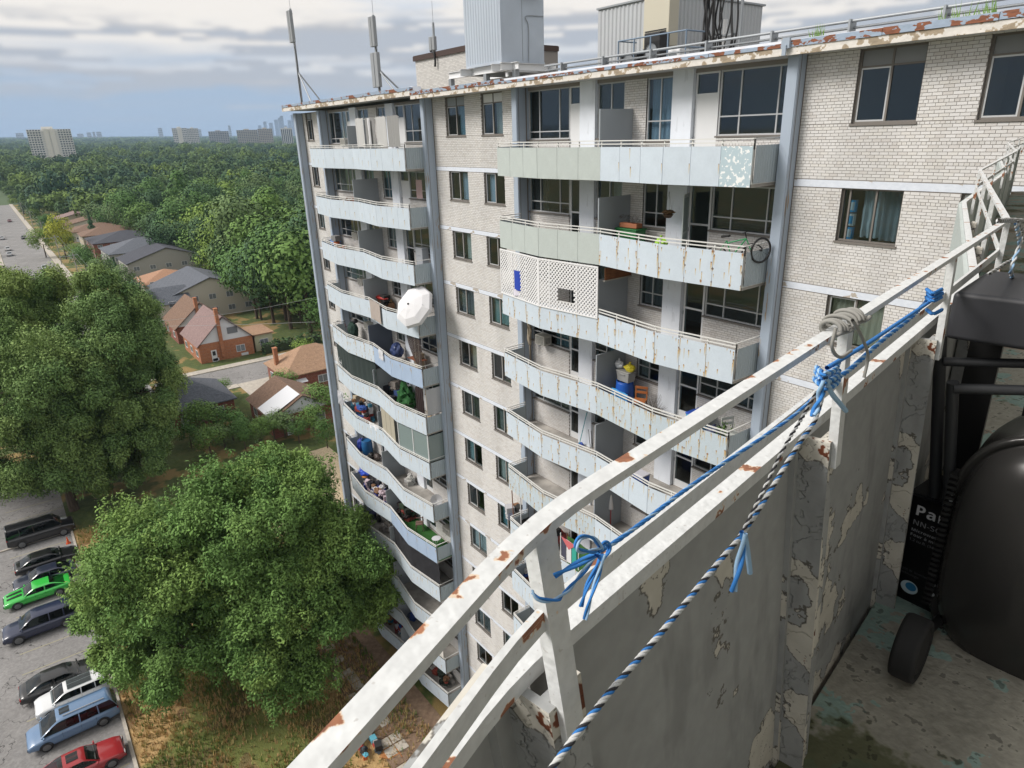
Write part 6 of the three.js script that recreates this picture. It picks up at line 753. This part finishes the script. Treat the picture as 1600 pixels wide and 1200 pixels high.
// crowns for the wood: a few kinds, merged, shared by all their copies
function crownGeo(seed, H, R, n, kind, size) {
  const r = rng(seed), P = [], N = [], Cc = [], subs = [], cy = H * .58; const K = kind === 'cone' ? 0 : 11 + (seed * 5) % 12;
  for (let i = 0; i < K; i++) { const u = r() * 1.7 - .7, a = r() * 6.28, s = Math.sqrt(Math.max(0, 1 - u * u)); subs.push([v(s * Math.cos(a) * R * .66, cy + u * H * .27, s * Math.sin(a) * R * .66), R * (.34 + r() * .22), .78 + r() * .4]); }
  for (let k = 0; k < n; k++) {
    let c, d, tone; if (kind === 'cone') { const y = Math.pow(r(), .8), a = r() * 6.28, rad = R * (1 - y) * (.55 + .45 * r()) * (.8 + .3 * Math.sin(y * 40)); c = v(Math.cos(a) * rad, H * (.08 + .92 * y), Math.sin(a) * rad); d = v(Math.cos(a), .4, Math.sin(a)).normalize(); tone = .8 + r() * .3; }
    else { const s = subs[Math.floor(r() * K)], u = r() * 2 - 1, a = r() * 6.28, w = Math.sqrt(1 - u * u); d = v(w * Math.cos(a), u, w * Math.sin(a)); c = s[0].clone().addScaledVector(d, s[1] * (.75 + .3 * r())); d.add(c.clone().sub(v(0, cy, 0)).normalize().multiplyScalar(.5)).normalize(); tone = s[2] * (.88 + r() * .24); }
    const nn = d.clone().add(v(r() - .5, r() - .3, r() - .5).multiplyScalar(.9)).normalize(), a = v(r() - .5, r() - .5, r() - .5).cross(nn).normalize(), b = nn.clone().cross(a), s = size * (.6 + r() * .8), q = [c.clone().addScaledVector(a, -s), c.clone().addScaledVector(b, -s * .6), c.clone().addScaledVector(a, s), c.clone().addScaledVector(b, s * .6)];
    for (const i of [0, 1, 2, 0, 2, 3]) { P.push(...q[i]); N.push(...d.clone().lerp(nn, .5).normalize()); Cc.push(tone, tone, tone * .92); }
  }
  const g = new THREE.BufferGeometry(); g.setAttribute('position', new THREE.Float32BufferAttribute(P, 3)); g.setAttribute('normal', new THREE.Float32BufferAttribute(N, 3)); g.setAttribute('color', new THREE.Float32BufferAttribute(Cc, 3)); g.setAttribute('uv', new THREE.Float32BufferAttribute(new Float32Array(P.length / 3 * 2), 2)); return g;
}
const trunkG = rod(v(0, 0, 0), v(0, 6, 0), .28, .16, 7);
const kinds = [[1, 12, 5, 2500, 'broad', .25], [2, 13, 5.6, 2600, 'broad', .27], [3, 11, 4.4, 2200, 'broad', .23], [4, 14, 5.2, 2600, 'broad', .27], [5, 12, 2.6, 1500, 'cone', .26], [6, 15.5, 4.2, 2400, 'broad', .26], [7, 9.5, 5.2, 2400, 'broad', .26]].map(k => crownGeo(...k));
const greens = [[.08, .165, .042], [.115, .205, .05], [.075, .14, .052], [.165, .255, .05], [.05, .108, .046], [.12, .185, .072], [.34, .36, .04]].map(c => leafM({ color: lin(...c) }));
const treeText = ['deep green rounded tree in the wood beyond the street', 'mid green rounded tree in the wood beyond the street', 'dull green rounded tree in the wood beyond the street', 'fresh light green tree in the wood beyond the street', 'dark blackish green tree in the wood beyond the street', 'soft grey green tree in the wood beyond the street', 'yellowing tree'];
function tree(x, z, s, kind, tone, label, group, sy = s) { const t = thing(kind === 4 ? 'spruce_tree' : 'leafy_tree', label || treeText[tone], 'tree', [x, 0, z], (x * 7 + z * 3) % 6.28, label ? undefined : group + ', ' + treeText[tone].split(' tree')[0]); t.scale.set(s, sy, s); part('trunk', trunkG, barkM, t); part('crown', kinds[kind], greens[tone], t); return t; }
{
  const r = rng(99), W = 'trees of the wood beyond the street', blocked = (x, z) => (x > -118 && x < -102 && z > -140) || (z > 1 && z < 19 && x < -104) || (x > -76 && x < -20) || (z > -24 && z < 3 && x > -420 && x < -118);
  // trees one can point at
  tree(at(104, 405, 0).x, at(104, 405, 0).z, .85, 0, 6, 'bright yellow green columnar tree beside the far street', 0, 1.25); tree(at(78, 402).x, at(78, 402).z + 1, .8, 1, 3, 'light green street tree beside the bright yellow green one');
  { const p = at(382, 395), q = at(150, 385), s = at(38, 335), u = at(430, 400); tree(p.x, p.z, 1.15, 2, 6, 'yellow tinted maple standing out of the dark wood'); tree(q.x, q.z, 1.1, 4, 4, 'dark spruce between two bungalow roofs'); tree(s.x, s.z, 1.3, 4, 4, 'grey green spruce where the street meets the wood'); }
  for (const [px, py, s, k, tn, l] of [[480, 575, .55, 2, 3, 'young light green tree beside the tan hip roof'], [448, 620, .42, 0, 1, 'round green bush at the bungalow corner'], [350, 622, .34, 2, 1, 'small round bush on the front lawn'], [500, 660, .5, 1, 1, 'leafy bush behind the red brick bungalow'], [340, 470, .6, 0, 3, 'light green garden tree beside the cream house'], [385, 455, .7, 2, 1, 'green garden tree beside the wooden fence'], [318, 690, .5, 1, 1, 'spreading shrub at the foot of the feathery trees'], [365, 688, .45, 0, 0, 'dark shrub beside the low garage wall'], [430, 690, .4, 2, 1, 'tangled shrub on the garden boundary']]) { const p = at(px, py); tree(p.x, p.z, s, k, tn, l, 0, s * .85); }
  for (const [px, py, sc, k, tn] of [[402, 498, 1.25, 0, 0], [428, 506, 1.3, 1, 4], [455, 514, 1.45, 3, 0], [486, 520, 1.5, 1, 1], [415, 470, 1.4, 3, 1], [446, 478, 1.5, 0, 4], [478, 486, 1.55, 2, 0], [505, 500, 1.6, 3, 4], [392, 446, 1.3, 2, 2], [430, 440, 1.5, 1, 5], [470, 450, 1.6, 0, 1]]) { const p = at(px, py); tree(p.x, p.z, sc, k, tn, null, W, sc * 1.05); }
  [[300, 700], [330, 712], [352, 700], [384, 702], [408, 694], [446, 684], [468, 692], [492, 680], [318, 668], [512, 700]].forEach(([px, py], k) => { const p = at(px, py), t = tree(p.x, p.z, .3 + (k % 3) * .07, k % 4, [0, 1, 5][k % 3], 'low shrub in the overgrown strip before the brick bungalows', 0, .3); t.userData.group = 'shrubs before the brick bungalows'; t.name = numbered('garden_shrub'); });
  const spots = []; for (let X = -96; X > -760; X -= 10.5) for (let Z = 17 + .47 * X; Z < 70; Z += 10.5) { const x = X + (r() - .5) * 7, z = Z + (r() - .5) * 7; const z0 = 17.75 + .02 * -x, zmin = 17.75 + .46 * x - 6; if (z > z0 + 14 || z < zmin || blocked(x, z)) continue; if (x > -104) continue; if (z > -36 && z < -6 && x < -420 && r() < .45) continue; spots.push([x, z]); }
  for (let x = -121; x > -250; x -= 6.5) { spots.push([x, -27 - r() * 5]); spots.push([x - 3, -36 - r() * 6]); } for (let x = -132; x > -430; x -= 11) { const z = r() < .5 ? -1.5 - r() * 3 : -27 + r() * 4; if (z > -6 && x > -150) continue; spots.push([x, z]); }
  spots.sort((a, b) => b[0] - a[0]); let n = 0; const rest = [];
  for (const [x, z] of spots) { const s = z > -8 ? .5 + r() * .3 : .9 + r() * .75; if (n < 272) { const k = r() < .08 ? 4 : [0, 1, 2, 3, 5, 6][Math.floor(r() * 6)], tn = k === 4 ? 4 : Math.floor(Math.pow(r(), 1.1) * 6); tree(x, z, s, k, tn, null, W, s * (.85 + r() * .3)); n++; } else rest.push([x, z, s]); }
  for (let X = -760; X > -4200; X -= mix(9, 22, clamp((-X - 760) / 2400))) { const st = mix(9.5, 24, clamp((-X - 760) / 2400)); for (let Z = 17 + .46 * X; Z < 120; Z += st) rest.push([X + (r() - .5) * st, Z + (r() - .5) * st, .85 + r() * r() * 1.1]); }
  for (let X = -4200; X > -9800; X -= 52) for (let Z = 17 + .46 * X; Z < 160; Z += 60) rest.push([X + (r() - .5) * 50, Z + (r() - .5) * 50, 2.2 + r() * 1.2]);
  const far = crownGeo(21, 12, 5.6, 520, 'broad', .62), m4 = new THREE.Matrix4(), q = new THREE.Quaternion(), c = new THREE.Color(), fm = mat(0xffffff, .95, { side: DS, vertexColors: true }), im = new THREE.InstancedMesh(far, fm, rest.length);
  rest.forEach(([x, z, s], i) => { const g = 1 + clamp((-x - 900) / 3000) * .5, hill = hillH(x, z); m4.compose(v(x, hill, z), q.setFromAxisAngle(v(0, 1, 0), r() * 6.28), v(s * g, Math.min(s, 1.9) * (.6 + r() * .8), s * g)); im.setMatrixAt(i, m4); const pn = pf(x * .006, 3, z * .012, 3), k = clamp(Math.pow(r(), 1.3) * .8 + pn * .7), t = r(); c.setRGB(mix(.034, .17, k), mix(.082, .245, k), mix(.034, .055, t)); im.setColorAt(i, c); });
  im.name = 'far_wood'; im.userData = { kind: 'stuff', label: 'endless green canopy of the far wood', category: 'wood' }; scene.add(im); console.log('individual trees', n, 'far', rest.length);
  // hedge by the cross street
  const hd = thing('clipped_hedge', 'long green hedge between the orange brick house and the road', 'hedge', [-118.4, 0, -21]); const hr = rng(4), gs = []; for (let k = 0; k < 500; k++) { const p = v((hr() - .5) * 2.2, hr() * 2, (hr() - .5) * 11), d = v(hr() - .5, hr(), hr() - .5).normalize(), a = v(hr() - .5, hr() - .5, hr() - .5).cross(d).normalize().multiplyScalar(.26), b = d.clone().cross(a); gs.push(quad(p.clone().sub(a), p.clone().sub(b), p.clone().add(a), p.clone().add(b))); } part('foliage', gs, leafM({ color: lin(.045, .09, .028), vertexColors: false }), hd); part('stems', bx(-.8, .8, 0, 1.4, -5.2, 5.2), mat(lin(.03, .045, .02), .95), hd);
  { const g = new THREE.PlaneGeometry(1, 1, 60, 24), p = g.attributes.position; for (let i = 0; i < p.count; i++) { const u = p.getX(i) + .5, w = p.getY(i) + .5, x = -560 - Math.pow(u, 1.6) * 11200, z = mix(.62 * x, 400 - x * .12, w); p.setXYZ(i, x, hillH(x, z) + (x < -600 ? .3 : -.3), z); } g.computeVertexNormals(); struct('far_terrain', g, mat(lin(.06, .095, .035), .95, { side: DS })); }
  const sh = struct('far_hills', new THREE.RingGeometry(1, 1.001, 3), G.grass); { const P = [], I = [], nseg = 80; for (let i = 0; i <= nseg; i++) { const a = PI * (.75 + i / nseg * .75), R = 11500, h = hillH(Math.cos(a) * R, Math.sin(a) * R) + 14 + pf(i * .17, 2, 5, 4) * 45; P.push(Math.cos(a) * R, -5, Math.sin(a) * R, Math.cos(a) * R, h, Math.sin(a) * R, Math.cos(a) * 13500, h * .8, Math.sin(a) * 13500); } for (let i = 0; i < nseg; i++) { const a = i * 3; I.push(a, a + 1, a + 4, a, a + 4, a + 3, a + 1, a + 2, a + 5, a + 1, a + 5, a + 4); } const g = new THREE.BufferGeometry(); g.setAttribute('position', new THREE.Float32BufferAttribute(P, 3)); g.setIndex(I); g.computeVertexNormals(); sh.geometry = g; sh.material = mat(lin(.04, .06, .03), .95, { side: DS }); }
}
// far towers
function tower(label, px0, px1, py, D, depth, wallC, { storeys = 18, bays = 10, core = false, name = 'apartment_tower', cap = 3, base = 0, stripe } = {}) {
  const a = atD(px0, py, D), b = atD(px1, py, D), W = Math.hypot(b.x - a.x, b.z - a.z), Ht = Math.max(8, (a.y + b.y) / 2), t = thing(name, label, 'tower', [(a.x + b.x) / 2, 0, (a.z + b.z) / 2], Math.atan2(-(b.z - a.z), b.x - a.x));
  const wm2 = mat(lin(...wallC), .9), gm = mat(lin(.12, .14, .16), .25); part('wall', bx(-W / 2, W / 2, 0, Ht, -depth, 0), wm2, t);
  const fh = Ht / storeys, bw = W / bays; for (let s = 1; s < storeys; s++) { if (stripe) break; const cells = []; for (let k = 0; k < bays; k++) { if (core && Math.abs(k - bays / 2 + .5) < bays * .16) continue; cells.push(bx(-W / 2 + (k + .18) * bw, -W / 2 + (k + .82) * bw, s * fh + fh * .3, s * fh + fh * .82, -.2, .12)); } part('window_row', cells, gm, t).userData.kind = 'stuff'; part('balcony_row', bx(-W / 2, W / 2, s * fh, s * fh + fh * .22, 0, .9), wm2, t); }
  if (stripe) for (let k = 0; k < bays; k++) part('window_strip', bx(-W / 2 + (k + .2) * bw, -W / 2 + (k + .72) * bw, fh, Ht - fh * .6, -.2, .2), gm, t);
  if (core) part('stair_core', [bx(-W * .13, -W * .012, 0, Ht + .6, 0, 1.4), bx(W * .012, W * .13, 0, Ht + .6, 0, 1.4)], mat(lin(.74, .70, .62), .9), t);
  part('roof_plant', bx(-W * .16, W * .1, Ht, Ht + cap, -depth * .7, -depth * .25), wm2, t); return t;
}
tower('white slab tower with a blank central core above the trees', 40, 110, 202, 1180, 18, [.72, .70, .66], { storeys: 20, bays: 16, core: true, cap: 3.5 });
tower('pale twin slab apartment tower beyond the wood', 268, 291, 200, 2500, 22, [.66, .64, .6], { storeys: 15, bays: 9, core: true, cap: 4 }); tower('second pale slab joined to the twin tower', 291, 309, 200.5, 2500, 22, [.64, .62, .58], { storeys: 15, bays: 7 });
tower('low grey slab block right of the twin tower', 325, 357, 205, 2450, 20, [.4, .4, .4], { storeys: 14, bays: 9 }); tower('long beige slab block near the skyline', 369, 402, 203, 2350, 20, [.46, .42, .36], { storeys: 15, bays: 10 }); tower('beige slab block next to the long one', 402, 425, 201, 2350, 20, [.48, .42, .35], { storeys: 15, bays: 8 });
tower('black and white striped block close to the skyline', 438, 456, 200, 1900, 18, [.6, .6, .6], { storeys: 14, bays: 6, stripe: true });
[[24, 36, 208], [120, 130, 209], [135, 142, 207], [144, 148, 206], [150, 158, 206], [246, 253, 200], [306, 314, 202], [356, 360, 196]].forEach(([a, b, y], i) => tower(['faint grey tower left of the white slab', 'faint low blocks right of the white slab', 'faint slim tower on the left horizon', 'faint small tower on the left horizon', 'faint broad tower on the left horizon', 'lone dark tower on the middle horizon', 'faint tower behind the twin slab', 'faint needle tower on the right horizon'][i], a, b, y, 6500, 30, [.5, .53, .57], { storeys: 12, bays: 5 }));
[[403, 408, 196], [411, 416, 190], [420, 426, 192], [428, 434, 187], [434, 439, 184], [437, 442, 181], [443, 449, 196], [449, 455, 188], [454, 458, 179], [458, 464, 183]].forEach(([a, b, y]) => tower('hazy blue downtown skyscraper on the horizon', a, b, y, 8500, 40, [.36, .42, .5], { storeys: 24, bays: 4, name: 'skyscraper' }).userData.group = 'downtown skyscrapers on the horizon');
renderer.render(scene, camera);
